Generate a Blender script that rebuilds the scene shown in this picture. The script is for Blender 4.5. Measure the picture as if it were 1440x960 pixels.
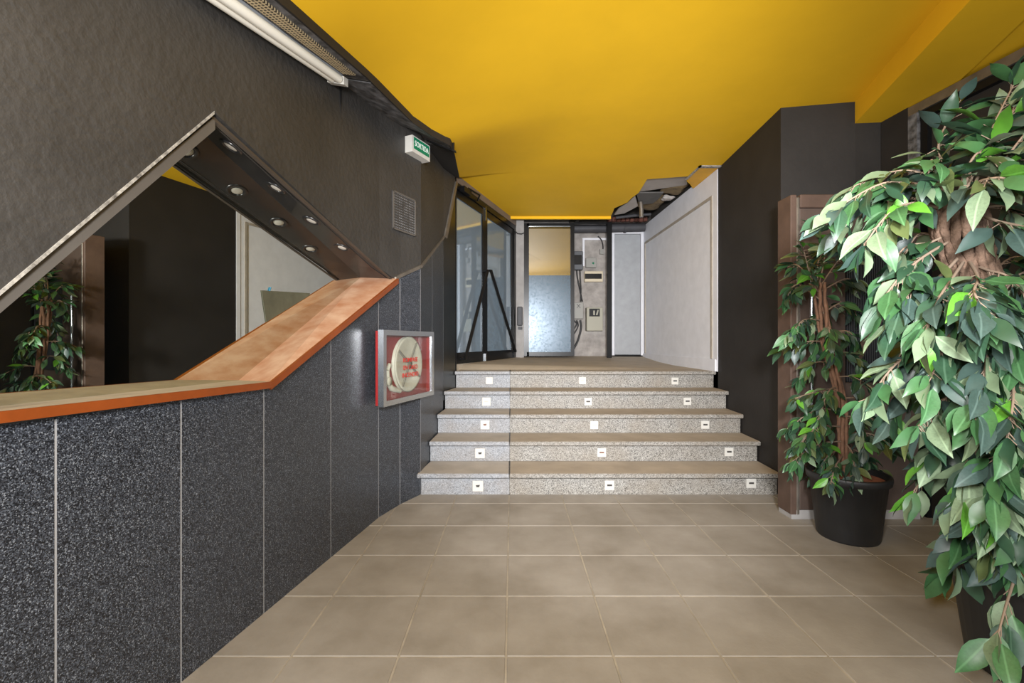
import bpy, bmesh, math, random
from mathutils import Vector, Matrix, Euler

for o in list(bpy.data.objects):
    bpy.data.objects.remove(o)
scene = bpy.context.scene
COL = scene.collection
R = math.radians

# ------------------------------------------------------------------ camera, world, lights, exposure
CAMZ = 1.17
FPX = 640.0
cam_d = bpy.data.cameras.new('camera'); cam_d.lens = 16.0; cam_d.sensor_width = 36.0; cam_d.clip_start = 0.02
cam = bpy.data.objects.new('camera', cam_d); COL.objects.link(cam)
cam.location = (0, 0, CAMZ); cam.rotation_euler = (R(90), 0, 0)
scene.camera = cam

world = bpy.data.worlds.new('world'); scene.world = world
world.use_nodes = True
bgn = world.node_tree.nodes['Background']
bgn.inputs['Color'].default_value = (0.80, 0.90, 1.0, 1)
bgn.inputs['Strength'].default_value = 1.0

def area_light(name, loc, target, size, power, color, spread=180, size_y=None):
    d = bpy.data.lights.new(name, 'AREA'); d.energy = power; d.color = color
    if size_y:
        d.shape = 'RECTANGLE'; d.size = size; d.size_y = size_y
    else:
        d.shape = 'DISK'; d.size = size
    d.spread = R(spread)
    o = bpy.data.objects.new(name, d); COL.objects.link(o); o.location = loc
    o.rotation_euler = (Vector(target) - Vector(loc)).to_track_quat('-Z', 'Y').to_euler()
    return o
area_light('photo_flash', (-0.35, -0.25, 1.55), (0.5, 4.0, 1.5), 0.35, 70, (1.0, 0.97, 0.94))
area_light('photo_flash_narrow', (0.25, -0.35, 1.60), (1.0, 6.5, 1.3), 0.30, 52, (0.98, 0.98, 1.0), 70)  # extra lamp added to brighten the far end
area_light('entrance_daylight', (0.6, -2.6, 1.5), (0.6, 3.0, 1.5), 3.6, 130, (0.93, 0.97, 1.0), 180, 2.6)  # fill lamp added behind the camera, no such source seen

scene.view_settings.view_transform = 'Standard'
scene.view_settings.look = 'None'
scene.view_settings.gamma = 1.0
scene.view_settings.use_curve_mapping = False
scene.view_settings.exposure = 0.16

# ------------------------------------------------------------------ helpers
OFF = {}

def tag(o, label=None, cat=None, group=None, kind=None):
    if label: o['label'] = label
    if cat: o['category'] = cat
    if group: o['group'] = group
    if kind: o['kind'] = kind
    return o

def thing(name, loc, label=None, cat=None, group=None, kind=None):
    o = bpy.data.objects.new(name, None); COL.objects.link(o)
    o.empty_display_size = 0.1
    o.location = loc; OFF[o] = Vector(loc)
    return tag(o, label, cat, group, kind)

class MB:
    """collects shapes in world metres, builds one mesh object"""
    def __init__(self):
        self.v = []; self.f = []; self.s = []
    def add(self, vs, fs, smooth=False):
        b = len(self.v)
        self.v += [Vector(p) for p in vs]
        self.f += [tuple(b + i for i in f) for f in fs]
        self.s += [smooth] * len(fs)
        return self
    def quad(self, a, b, c, d):
        return self.add([a, b, c, d], [(0, 1, 2, 3)])
    def hexa(self, p):
        return self.add(p, [(0, 3, 2, 1), (4, 5, 6, 7), (0, 1, 5, 4), (1, 2, 6, 5), (2, 3, 7, 6), (3, 0, 4, 7)])
    def box(self, lo, hi):
        (a, b, c), (d, e, f) = lo, hi
        return self.hexa([(a, b, c), (d, b, c), (d, e, c), (a, e, c), (a, b, f), (d, b, f), (d, e, f), (a, e, f)])
    def bbox(self, lo, hi, bev=0.004):
        """box with chamfered edges"""
        bm = bmesh.new()
        bmesh.ops.create_cube(bm, size=1.0)
        lo = Vector(lo); hi = Vector(hi)
        for v in bm.verts:
            v.co = Vector([(lo[i] + hi[i]) / 2 + v.co[i] * (hi[i] - lo[i]) for i in range(3)])
        bmesh.ops.bevel(bm, geom=bm.edges[:], offset=bev, segments=1, affect='EDGES')
        bm.verts.index_update()
        self.add([v.co.copy() for v in bm.verts], [[v.index for v in f.verts] for f in bm.faces])
        bm.free(); return self
    def prism(self, poly, off):
        """polygon (list of 3d points) extruded by offset vector"""
        n = len(poly); off = Vector(off)
        vs = [Vector(p) for p in poly] + [Vector(p) + off for p in poly]
        fs = [tuple(range(n)), tuple(range(2 * n - 1, n - 1, -1))]
        for i in range(n):
            j = (i + 1) % n
            fs.append((i, i + n, j + n, j))
        return self.add(vs, fs)
    def tube(self, pts, r, n=8, smooth=True, cap=True):
        pts = [Vector(p) for p in pts]
        rs = r if isinstance(r, (list, tuple)) else [r] * len(pts)
        vs = []; fs = []
        up = Vector((0.13, 0.21, 1)).normalized()
        prev = None
        for i, p in enumerate(pts):
            t = (pts[min(i + 1, len(pts) - 1)] - pts[max(i - 1, 0)]).normalized()
            if prev is None:
                a = t.cross(up)
                if a.length < 1e-3: a = t.cross(Vector((1, 0, 0)))
            else:
                a = prev - t * prev.dot(t)
            a.normalize(); prev = a; b = t.cross(a)
            for k in range(n):
                q = 2 * math.pi * k / n
                vs.append(p + (a * math.cos(q) + b * math.sin(q)) * rs[i])
        for i in range(len(pts) - 1):
            for k in range(n):
                fs.append((i * n + k, i * n + (k + 1) % n, (i + 1) * n + (k + 1) % n, (i + 1) * n + k))
        self.add(vs, fs, smooth)
        if cap:
            self.add(vs[:n], [tuple(range(n - 1, -1, -1))])
            self.add(vs[-n:], [tuple(range(n))])
        return self
    def lathe(self, c, prof, n=24, axis=(0, 0, 1), smooth=True):
        c = Vector(c); ax = Vector(axis).normalized()
        a = ax.cross(Vector((0, 0, 1)))
        if a.length < 1e-3: a = Vector((1, 0, 0))
        a.normalize(); b = ax.cross(a)
        vs = []; fs = []
        for r, h in prof:
            for k in range(n):
                q = 2 * math.pi * k / n
                vs.append(c + ax * h + (a * math.cos(q) + b * math.sin(q)) * r)
        for i in range(len(prof) - 1):
            for k in range(n):
                fs.append((i * n + k, i * n + (k + 1) % n, (i + 1) * n + (k + 1) % n, (i + 1) * n + k))
        return self.add(vs, fs, smooth)
    def build(self, name, mat, parent=None, label=None, cat=None, group=None, kind=None, fix=True):
        off = OFF.get(parent, Vector((0, 0, 0)))
        me = bpy.data.meshes.new(name)
        me.from_pydata([tuple(p - off) for p in self.v], [], self.f)
        for p, s in zip(me.polygons, self.s): p.use_smooth = s
        if fix:
            bm = bmesh.new(); bm.from_mesh(me)
            bmesh.ops.recalc_face_normals(bm, faces=bm.faces[:])
            bm.to_mesh(me); bm.free()
        me.materials.append(mat)
        o = bpy.data.objects.new(name, me); COL.objects.link(o)
        if parent is not None: o.parent = parent
        OFF[o] = off.copy()
        return tag(o, label, cat, group, kind)

def px(x, y, Y):
    """photo pixel (1440x960) at depth Y -> world point"""
    return Vector(((x - 720) / FPX * Y, Y, CAMZ - (y - 480) / FPX * Y))

def lerp(a, b, t): return a + (b - a) * t
def interp(tab, x):
    if x <= tab[0][0]:
        (x0, y0), (x1, y1) = tab[0], tab[1]
    elif x >= tab[-1][0]:
        (x0, y0), (x1, y1) = tab[-2], tab[-1]
    else:
        for i in range(len(tab) - 1):
            if tab[i][0] <= x <= tab[i + 1][0]:
                (x0, y0), (x1, y1) = tab[i], tab[i + 1]; break
    return y0 + (y1 - y0) * (x - x0) / (x1 - x0)

# ------------------------------------------------------------------ materials
def srgb(r, g, b):
    def c(u):
        u /= 255.0
        return u / 12.92 if u <= 0.04045 else ((u + 0.055) / 1.055) ** 2.4
    return (c(r), c(g), c(b), 1)

def mat(name, col, rough=0.6, metal=0.0, var=0.0, vscale=4.0, dark=None, bump=0.0, bscale=60.0, spec=0.5, detail=4.0, coat=0.0):
    """principled with a noise mix between two tones and a fine noise bump"""
    m = bpy.data.materials.new(name); m.use_nodes = True
    nt = m.node_tree; b = nt.nodes['Principled BSDF']
    b.inputs['Roughness'].default_value = rough; b.inputs['Metallic'].default_value = metal
    b.inputs['Specular IOR Level'].default_value = spec
    b.inputs['Base Color'].default_value = col
    if coat: b.inputs['Coat Weight'].default_value = coat
    tc = nt.nodes.new('ShaderNodeTexCoord')
    if var > 0:
        n = nt.nodes.new('ShaderNodeTexNoise'); n.inputs['Scale'].default_value = vscale
        n.inputs['Detail'].default_value = detail; n.inputs['Roughness'].default_value = 0.6
        nt.links.new(tc.outputs['Object'], n.inputs['Vector'])
        rp = nt.nodes.new('ShaderNodeValToRGB')
        d = dark or tuple(c * (1 - var) for c in col[:3]) + (1,)
        rp.color_ramp.elements[0].position = 0.32; rp.color_ramp.elements[0].color = d
        rp.color_ramp.elements[1].position = 0.68; rp.color_ramp.elements[1].color = col
        nt.links.new(n.outputs['Fac'], rp.inputs['Fac'])
        nt.links.new(rp.outputs['Color'], b.inputs['Base Color'])
    if bump > 0:
        n2 = nt.nodes.new('ShaderNodeTexNoise'); n2.inputs['Scale'].default_value = bscale
        n2.inputs['Detail'].default_value = 5.0
        nt.links.new(tc.outputs['Object'], n2.inputs['Vector'])
        bp = nt.nodes.new('ShaderNodeBump'); bp.inputs['Strength'].default_value = bump
        bp.inputs['Distance'].default_value = 0.01
        nt.links.new(n2.outputs['Fac'], bp.inputs['Height'])
        nt.links.new(bp.outputs['Normal'], b.inputs['Normal'])
    return m

def speckle(name, stops, scale, rough=0.4, wash=None, washamt=0.35, wscale=3.0, bump=0.0):
    """terrazzo / granite: voronoi cells coloured by a stepped ramp, with a soft stain noise on top"""
    m = bpy.data.materials.new(name); m.use_nodes = True
    nt = m.node_tree; b = nt.nodes['Principled BSDF']; b.inputs['Roughness'].default_value = rough
    tc = nt.nodes.new('ShaderNodeTexCoord')
    v = nt.nodes.new('ShaderNodeTexVoronoi'); v.inputs['Scale'].default_value = scale
    nt.links.new(tc.outputs['Object'], v.inputs['Vector'])
    sep = nt.nodes.new('ShaderNodeSeparateColor'); nt.links.new(v.outputs['Color'], sep.inputs['Color'])
    rp = nt.nodes.new('ShaderNodeValToRGB'); rp.color_ramp.interpolation = 'CONSTANT'
    e = rp.color_ramp.elements
    e[0].position = stops[0][0]; e[0].color = stops[0][1]
    e[1].position = stops[1][0]; e[1].color = stops[1][1]
    for p, c in stops[2:]:
        k = e.new(p); k.color = c
    nt.links.new(sep.outputs['Red'], rp.inputs['Fac'])
    out = rp.outputs['Color']
    if wash:
        n = nt.nodes.new('ShaderNodeTexNoise'); n.inputs['Scale'].default_value = wscale; n.inputs['Detail'].default_value = 5
        nt.links.new(tc.outputs['Object'], n.inputs['Vector'])
        mr = nt.nodes.new('ShaderNodeMapRange'); mr.inputs['From Min'].default_value = 0.4; mr.inputs['From Max'].default_value = 0.7
        mr.inputs['To Max'].default_value = washamt
        nt.links.new(n.outputs['Fac'], mr.inputs['Value'])
        mx = nt.nodes.new('ShaderNodeMixRGB'); mx.inputs['Color2'].default_value = wash
        nt.links.new(mr.outputs['Result'], mx.inputs['Fac']); nt.links.new(out, mx.inputs['Color1'])
        out = mx.outputs['Color']
    nt.links.new(out, b.inputs['Base Color'])
    if bump:
        bp = nt.nodes.new('ShaderNodeBump'); bp.inputs['Strength'].default_value = bump; bp.inputs['Distance'].default_value = 0.004
        nt.links.new(sep.outputs['Green'], bp.inputs['Height']); nt.links.new(bp.outputs['Normal'], b.inputs['Normal'])
    return m

def mirror_mat(name, tint, rough=0.0, body=(0.02, 0.025, 0.03, 1), amount=0.8, speckled=None):
    """reflective pane: mirror reflection mixed with a dark body, optional scratched film mask"""
    m = bpy.data.materials.new(name); m.use_nodes = True
    nt = m.node_tree; nt.nodes.remove(nt.nodes['Principled BSDF'])
    out = nt.nodes['Material Output']
    g = nt.nodes.new('ShaderNodeBsdfGlossy'); g.inputs['Color'].default_value = tint; g.inputs['Roughness'].default_value = rough
    d = nt.nodes.new('ShaderNodeBsdfDiffuse'); d.inputs['Color'].default_value = body
    mx = nt.nodes.new('ShaderNodeMixShader'); mx.inputs['Fac'].default_value = amount
    nt.links.new(d.outputs[0], mx.inputs[1]); nt.links.new(g.outputs[0], mx.inputs[2])
    if speckled:
        tc = nt.nodes.new('ShaderNodeTexCoord')
        n = nt.nodes.new('ShaderNodeTexNoise'); n.inputs['Scale'].default_value = speckled[0]; n.inputs['Detail'].default_value = 8
        n.inputs['Roughness'].default_value = 0.75
        nt.links.new(tc.outputs['Object'], n.inputs['Vector'])
        mr = nt.nodes.new('ShaderNodeMapRange'); mr.inputs['From Min'].default_value = 0.46; mr.inputs['From Max'].default_value = 0.62
        mr.inputs['To Min'].default_value = speckled[1]; mr.inputs['To Max'].default_value = speckled[2]
        nt.links.new(n.outputs['Fac'], mr.inputs['Value']); nt.links.new(mr.outputs['Result'], mx.inputs['Fac'])
    nt.links.new(mx.outputs[0], out.inputs['Surface'])
    return m

M = {}
M['yellow'] = mat('yellow_paint', srgb(236, 186, 36), 0.7, var=0.10, vscale=1.3, bump=0.06, bscale=14, spec=0.2)
M['yellow_patch'] = mat('yellow_patch_paint', srgb(222, 165, 10), 0.5, var=0.15, vscale=6)
M['black'] = mat('black_plaster', srgb(64, 62, 60), 0.55, var=0.30, vscale=2.2, bump=0.6, bscale=34, spec=0.4)
M['black_smooth'] = mat('black_wall_paint', srgb(46, 43, 41), 0.65, var=0.30, vscale=2.5, bump=0.10, bscale=30, spec=0.3)
M['scuff'] = mat('scuffed_black_board', srgb(125, 125, 128), 0.6, var=0.8, vscale=16, dark=srgb(34, 32, 30), bump=0.15, bscale=40, detail=8)
M['reveal'] = mat('dark_grey_trim_paint', srgb(92, 88, 84), 0.5, var=0.15, vscale=5)
M['reveal_brown'] = mat('brown_black_trim', srgb(72, 64, 57), 0.5, var=0.2, vscale=5)
M['soffit'] = mat('glossy_black_board', srgb(40, 40, 42), 0.25, var=0.35, vscale=5, spec=0.6)
M['chip'] = mat('chipped_plaster_edge', srgb(186, 182, 174), 0.8, var=0.35, vscale=45, dark=srgb(84, 80, 76), detail=8)
M['granite'] = speckle('black_granite_panel', [(0, srgb(24, 26, 31)), (0.38, srgb(50, 53, 60)), (0.70, srgb(78, 83, 92)), (0.93, srgb(122, 127, 135))], 360, 0.36)
M['grout'] = mat('pale_joint', srgb(150, 150, 152), 0.8)
M['terrazzo'] = speckle('grey_terrazzo', [(0, srgb(72, 69, 66)), (0.16, srgb(118, 115, 110)), (0.42, srgb(141, 138, 132)), (0.80, srgb(166, 163, 157))], 210, 0.6, wash=srgb(126, 115, 100), washamt=0.45, wscale=4)
M['terrazzo_blue'] = speckle('pale_blue_grey_terrazzo', [(0, srgb(108, 109, 112)), (0.14, srgb(132, 134, 138)), (0.55, srgb(145, 147, 151)), (0.85, srgb(160, 162, 165))], 170, 0.6, wash=srgb(132, 120, 106), washamt=0.4, wscale=5)
M['tread'] = mat('dusty_tread', srgb(178, 165, 148), 0.7, var=0.22, vscale=5, bump=0.05, bscale=80, detail=8)
M['tread_pale'] = mat('dusty_pale_tread', srgb(184, 176, 166), 0.7, var=0.22, vscale=5, bump=0.05, bscale=80, detail=8)
M['platform'] = mat('dusty_landing', srgb(180, 167, 148), 0.6, var=0.22, vscale=3.5, bump=0.04, bscale=60, detail=8)
M['white_wall'] = mat('pale_grey_wall', srgb(224, 225, 231), 0.7, var=0.10, vscale=7, bump=0.05, bscale=60, detail=8)
M['moulding'] = mat('beige_moulding', srgb(172, 163, 150), 0.7, var=0.25, vscale=9)
M['concrete'] = mat('grey_concrete', srgb(160, 157, 155), 0.8, var=0.28, vscale=6, bump=0.1, bscale=40, detail=8)
M['rough_plaster'] = mat('stained_plaster', srgb(168, 162, 157), 0.85, var=0.45, vscale=7, bump=0.3, bscale=30, detail=8)
M['grey_panel'] = mat('grey_service_panel', srgb(160, 163, 167), 0.6, var=0.15, vscale=9, bump=0.04, bscale=50, detail=8)
M['slate'] = mat('dark_slate_paint', srgb(70, 70, 74), 0.6, var=0.3, vscale=8)
M['black_metal'] = mat('black_metal', srgb(20, 20, 21), 0.3, metal=0.0, spec=0.25)
M['chrome'] = mat('worn_chrome', srgb(200, 204, 208), 0.22, metal=1.0)
M['steel'] = mat('brushed_dark_steel', srgb(95, 98, 98), 0.28, metal=1.0, var=0.25, vscale=3)
M['alu'] = mat('old_aluminium', srgb(150, 142, 132), 0.4, metal=0.7, var=0.3, vscale=12)
M['header'] = mat('grey_brown_header', srgb(122, 108, 96), 0.6, var=0.2, vscale=6)
M['orange_wood'] = mat('orange_varnish', srgb(138, 68, 26), 0.35, var=0.25, vscale=9)
M['sill_top'] = mat('dusty_varnished_board', srgb(196, 162, 136), 0.6, var=0.30, vscale=7, dark=srgb(164, 110, 76), detail=8)
M['sill_cream'] = mat('dusty_cream_board', srgb(190, 178, 158), 0.7, var=0.25, vscale=10)
M['rust_wood'] = mat('rusty_brown_panel', srgb(84, 69, 61), 0.6, var=0.35, vscale=4, bump=0.05, bscale=50, detail=8)
M['rust_edge'] = mat('worn_brown_edge', srgb(92, 72, 61), 0.6, var=0.3, vscale=8)
M['rib'] = mat('dark_ribbed_grille', srgb(52, 54, 58), 0.45)
M['mirror'] = mirror_mat('niche_mirror', (0.72, 0.74, 0.68, 1), 0.0, amount=0.96)
M['door_glass'] = mirror_mat('dusty_door_glass', (0.66, 0.76, 0.84, 1), 0.03, body=srgb(150, 168, 184), amount=0.50)
M['panel_glass'] = mirror_mat('scratched_panel_glass', (0.66, 0.66, 0.62, 1), 0.02, body=srgb(70, 78, 84), amount=0.85)
M['film'] = mirror_mat('scratched_film', (0.05, 0.06, 0.07, 1), 0.30, body=srgb(104, 122, 134), amount=0.6, speckled=(34, 0.99, 0.35))  # speckle paints the reflection of a shutter behind the camera
M['white_plastic'] = mat('white_plastic', srgb(200, 197, 190), 0.5, var=0.08, vscale=20)
M['old_white'] = mat('aged_cream_plastic', srgb(222, 216, 198), 0.5, var=0.1, vscale=20)
M['slot_dark'] = mat('dark_slot', srgb(58, 54, 52), 0.6)
M['slot_pale'] = mat('pale_slot', srgb(178, 174, 166), 0.5)
M['slot_brown'] = mat('brown_slot', srgb(120, 88, 76), 0.6)
M['tube'] = mat('fluorescent_tube_glass', srgb(246, 243, 232), 0.3)
M['batten'] = mat('grey_batten', srgb(168, 172, 178), 0.45, var=0.1, vscale=10)
M['green_sign'] = mat('green_sign', srgb(18, 118, 82), 0.4)
M['sign_text'] = mat('white_lettering', srgb(232, 240, 234), 0.5)
M['red'] = mat('red_enamel', srgb(140, 32, 32), 0.4, var=0.15, vscale=6)
M['red_text'] = mat('red_lettering', srgb(190, 30, 28), 0.5)
M['hose'] = mat('cream_hose_metal', srgb(205, 198, 182), 0.4, var=0.2, vscale=18)
M['hose_dark'] = mat('shadowed_spoke_metal', srgb(120, 114, 104), 0.45)  # darker tone for the reel spokes and hub
M['pot'] = mat('dusty_black_plastic', srgb(40, 40, 41), 0.5, var=0.35, vscale=9, detail=8)
M['soil'] = mat('terracotta_filler', srgb(176, 112, 84), 0.9, var=0.35, vscale=20)
M['bark'] = mat('brown_vine_bark', srgb(142, 106, 84), 0.85, var=0.4, vscale=25, bump=0.4, bscale=90)
M['bark_pale'] = mat('pale_bark', srgb(128, 104, 88), 0.9, var=0.6, vscale=26, bump=0.9, bscale=70, detail=8, spec=0.2)
M['twig'] = mat('tan_twig', srgb(138, 119, 102), 0.8)
M['dark_box'] = mat('dark_meter_case', srgb(74, 77, 82), 0.5)
M['beige_box'] = mat('beige_meter_case', srgb(150, 147, 132), 0.5)
M['grey_box'] = mat('grey_junction_case', srgb(140, 139, 134), 0.55)
M['cream_box'] = mat('cream_breaker_case', srgb(196, 184, 160), 0.5)
M['cable'] = mat('black_cable', srgb(22, 22, 23), 0.5)
M['brick'] = mat('broken_brick', srgb(120, 76, 64), 0.9, var=0.4, vscale=30, bump=0.4, bscale=60)
M['board'] = mat('plasterboard_back', srgb(172, 165, 160), 0.85, var=0.12, vscale=8)
M['board_dark'] = mat('grey_board_back', srgb(92, 90, 88), 0.85, var=0.2, vscale=8)
M['rubble'] = mat('brown_insulation', srgb(118, 100, 72), 0.95, var=0.4, vscale=20, bump=0.5, bscale=50)
M['green_board'] = mat('mossy_grey_board', srgb(92, 94, 78), 0.8, var=0.3, vscale=14, detail=8)  # tone of the reflected object painted onto the mirror
M['blue_clip'] = mat('blue_plastic', srgb(60, 130, 160), 0.5)  # blue tip of the same painted reflection
M['void'] = mat('dusty_dark_void', srgb(60, 56, 52), 0.9)

def leaf_mat(name, col, rough=0.42):
    m = mat(name, col, rough, var=0.25, vscale=18, spec=0.45)
    nt = m.node_tree; bs = nt.nodes['Principled BSDF']; tc = nt.nodes.new('ShaderNodeTexCoord')      # paler midrib
    sx = nt.nodes.new('ShaderNodeSeparateXYZ'); nt.links.new(tc.outputs['Object'], sx.inputs[0])
    ab = nt.nodes.new('ShaderNodeMath'); ab.operation = 'ABSOLUTE'; nt.links.new(sx.outputs['X'], ab.inputs[0])
    mr = nt.nodes.new('ShaderNodeMapRange'); mr.inputs['From Min'].default_value = .008; mr.inputs['From Max'].default_value = .026
    mr.inputs['To Min'].default_value = .55; mr.inputs['To Max'].default_value = 0; nt.links.new(ab.outputs[0], mr.inputs['Value'])
    mx = nt.nodes.new('ShaderNodeMixRGB'); mx.inputs['Color2'].default_value = tuple(min(1, c * 1.7 + .03) for c in col[:3]) + (1,)
    src = bs.inputs['Base Color'].links[0].from_socket
    nt.links.new(src, mx.inputs['Color1']); nt.links.new(mr.outputs['Result'], mx.inputs['Fac']); nt.links.new(mx.outputs['Color'], bs.inputs['Base Color'])
    return m
LEAF = [leaf_mat('leaf_dark', srgb(44, 72, 52)), leaf_mat('leaf_mid', srgb(62, 102, 62)),
        leaf_mat('leaf_sage', srgb(112, 132, 102), 0.6), leaf_mat('leaf_bright', srgb(86, 144, 48)),
        leaf_mat('leaf_blue_grey', srgb(60, 80, 74)), leaf_mat('leaf_olive', srgb(84, 96, 56))]

# perforated strip: rows of dark dots
def perforated():
    m = bpy.data.materials.new('perforated_cream_board'); m.use_nodes = True
    nt = m.node_tree; b = nt.nodes['Principled BSDF']; b.inputs['Roughness'].default_value = 0.7
    tc = nt.nodes.new('ShaderNodeTexCoord')
    v = nt.nodes.new('ShaderNodeTexVoronoi'); v.inputs['Scale'].default_value = 62; v.inputs['Randomness'].default_value = 0.0; v.voronoi_dimensions = '2D'
    mp = nt.nodes.new('ShaderNodeMapping'); mp.inputs['Rotation'].default_value = (0, 0, math.atan(.1706))
    nt.links.new(tc.outputs['Object'], mp.inputs['Vector']); nt.links.new(mp.outputs['Vector'], v.inputs['Vector'])
    rp = nt.nodes.new('ShaderNodeValToRGB'); rp.color_ramp.interpolation = 'CONSTANT'
    rp.color_ramp.elements[0].color = srgb(60, 50, 38); rp.color_ramp.elements[1].color = srgb(196, 178, 142); rp.color_ramp.elements[1].position = 0.33
    nt.links.new(v.outputs['Distance'], rp.inputs['Fac']); nt.links.new(rp.outputs['Color'], b.inputs['Base Color'])
    return m
M['perforated'] = perforated()

# floor tile: dusty stone with a soft stain noise in world metres
def tile_mat(name, base, dark):
    m = mat(name, base, 0.62, var=0.2, vscale=2.6, dark=dark, bump=0.06, bscale=70, detail=10)
    nt = m.node_tree
    g = nt.nodes.new('ShaderNodeNewGeometry')
    for n in nt.nodes:
        if n.type == 'TEX_NOISE':
            for l in list(nt.links):
                if l.to_node == n and l.to_socket.name == 'Vector': nt.links.remove(l)
            nt.links.new(g.outputs['Position'], n.inputs['Vector'])
    return m
M['tile'] = tile_mat('dusty_floor_tile', srgb(160, 154, 146), srgb(134, 127, 117))
M['tile_joint'] = mat('floor_joint', srgb(172, 163, 148), 0.9, var=0.4, vscale=6, detail=8)

# ------------------------------------------------------------------ plan of the place
# left wall, X as a function of depth Y
WALL = [(0.0, -1.400), (3.03, -0.883), (3.27, -0.802), (3.483, -0.697), (4.40, -0.66), (4.75, -0.585)]
def wx(Y): return interp(WALL, Y)
TILT = 0.0
def mxx(Y, z=1.3): return -1.664 + 0.19 * Y + TILT * (z - 1.3)          # mirror plane at the back of the niche
CEIL = 2.94
APEX = (1.696, 2.026); TIP = (3.20, 1.612); BOT = (1.96, 0.990); LEFT = (0.83, 0.990)
H1 = (4.39, 2.178); H2 = (4.72, 2.83)
def W(Y, z, out=0.0): return Vector((wx(Y) + out, Y, z))
def Bk(Y, z, out=0.0): return Vector((mxx(Y, z) + out, Y, z))
RIS = 0.1726; TRD = 0.317; ST0 = 3.483
def rx(Y): return 1.83 + 0.06 * Y            # right black wall

# ------------------------------------------------------------------ floor
fl = thing('floor', (0, 0, 0), kind='structure')
MB().box((-1.6, -4.0, -0.12), (3.2, 3.48, -0.0025)).build('joint_bed', M['tile_joint'], fl)
tile_me = None
TS = 0.4; gap = 0.008
b = MB(); b.bbox((-TS/2 + gap/2, -TS/2 + gap/2, -0.03), (TS/2 - gap/2, TS/2 - gap/2, 0), 0.002)
t0 = b.build('tile', M['tile'], fl)
random.seed(3)
first = True
for j in range(-2, 9):
    for i in range(-4, 8):
        cx = -0.022 + TS * (i + 0.5); cy = 0.49 + TS * (j + 0.5)
        if cx + TS/2 < wx(max(cy, 0)) - 0.25 or cx - TS/2 > 2.95: continue
        o = t0 if first else t0.copy()
        if not first: COL.objects.link(o)
        first = False
        o.parent = fl; o.location = (cx, cy, random.uniform(-0.0006, 0.0006))
        o.rotation_euler = (random.uniform(-.001, .001), random.uniform(-.001, .001), 0)
MB().box((-1.6, -4.0, -0.02), (3.2, -0.33, 0.0)).build('entrance_slab', M['tile'], fl)
MB().box((-9, -14, -0.14), (9, -4.0, -0.02)).build('pavement_outside', M['concrete'], None, kind='structure')  # unseen pale ground, added to bounce light up to the ceiling

# ------------------------------------------------------------------ ceiling
cl = thing('ceiling', (0, 0, CEIL), kind='structure')
HOLE = [(1.40, 6.47), (1.38, 6.22), (1.36, 6.05), (1.47, 5.80), (1.475, 5.62), (1.51, 5.42), (1.475, 4.97), (1.89, 4.88), (1.93, 5.03), (2.0, 5.12), (2.095, 5.27)]
poly = [(-1.75, -4.0), (3.3, -4.0), (3.3, 3.6), (2.13, 3.6)] + HOLE[::-1] + [(-0.15, 6.47), (-0.75, 4.9), (-1.0, 3.0)]
MB().prism([(x, y, CEIL) for x, y in poly], (0, 0, 0.025)).build('ceiling_board', M['yellow'], cl)
MB().box((-0.05, 6.44, CEIL - 0.035), (1.40, 6.475, CEIL + 0.03)).build('fascia', M['yellow'], cl)
# paler repaired patch beside the hole
MB().prism([(1.90, 4.60, CEIL - 0.006), (2.10, 4.60, CEIL - 0.006), (2.095, 5.25, CEIL - 0.006), (2.0, 5.10, CEIL - 0.006), (1.92, 4.98, CEIL - 0.006)], (0, 0, 0.005)).build('patch', M['yellow_patch'], cl, label='darker yellow repair patch')
b = MB(); b.box((1.885, 4.57, CEIL - 0.014), (2.11, 4.61, CEIL - 0.001)); b.box((1.885, 4.57, CEIL - 0.014), (1.905, 4.95, CEIL - 0.001))
b.build('patch_edge', M['chip'], cl, label='white chipped edge of the patch')
# concrete slab above, closing the void over the hole
b = MB(); b.box((-2.3, -4.0, 3.42), (3.4, 7.6, 3.55)); b.build('slab_above', M['void'], cl)
b = MB(); b.box((0.9, 7.02, 3.0), (2.4, 7.14, 3.42)); b.box((2.14, 4.3, 2.97), (2.3, 7.2, 3.42)); b.box((1.0, 4.5, 2.97), (2.3, 4.55, 3.42)); b.box((0.95, 4.5, 2.97), (1.0, 6.95, 3.42))
b.build('void_wall', M['void'], cl)
# yellow bulkhead along the beam on the left
BO = 0.22
ZIN = [(0.3, 2.17), (1.726, 2.46), (2.6, 2.64), (3.5, 2.756)]
ZOUT = [(0.3, 2.20), (1.72, 2.46), (2.475, 2.58), (3.5, 2.674)]
XE = [(Y, wx(Y) + BO - .002) for Y in (0.3, 3.03, 3.27, 3.5)] + [(3.72, -.482), (4.76, -.553)]
ZE = [(0.3, 2.24), (1.72, 2.497), (2.475, 2.617), (3.5, 2.715), (3.72, 2.75), (4.76, 2.885)]
sts = [0.3 + (4.76 - 0.3) * i / 30 for i in range(31)]
nu = 14; vs = []; fs = []
for Y in sts:
    wd = interp([(0.3, 1.5), (3.0, 1.3), (4.76, .7)], Y); dp = CEIL - .002 - interp(ZE, Y)
    for k in range(nu + 1):
        u = k / nu; sm = (1 - u) ** 2 * (1 + .35 * u)
        vs.append((interp(XE, Y) + wd * u, Y, CEIL - .002 - dp * sm))
for i in range(30):
    for k in range(nu):
        a = i * (nu + 1) + k; fs.append((a, a + 1, a + nu + 2, a + nu + 1))
b = MB(); b.add(vs, fs, True).build('sloping_edge', M['yellow'], cl, fix=False)
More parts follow.
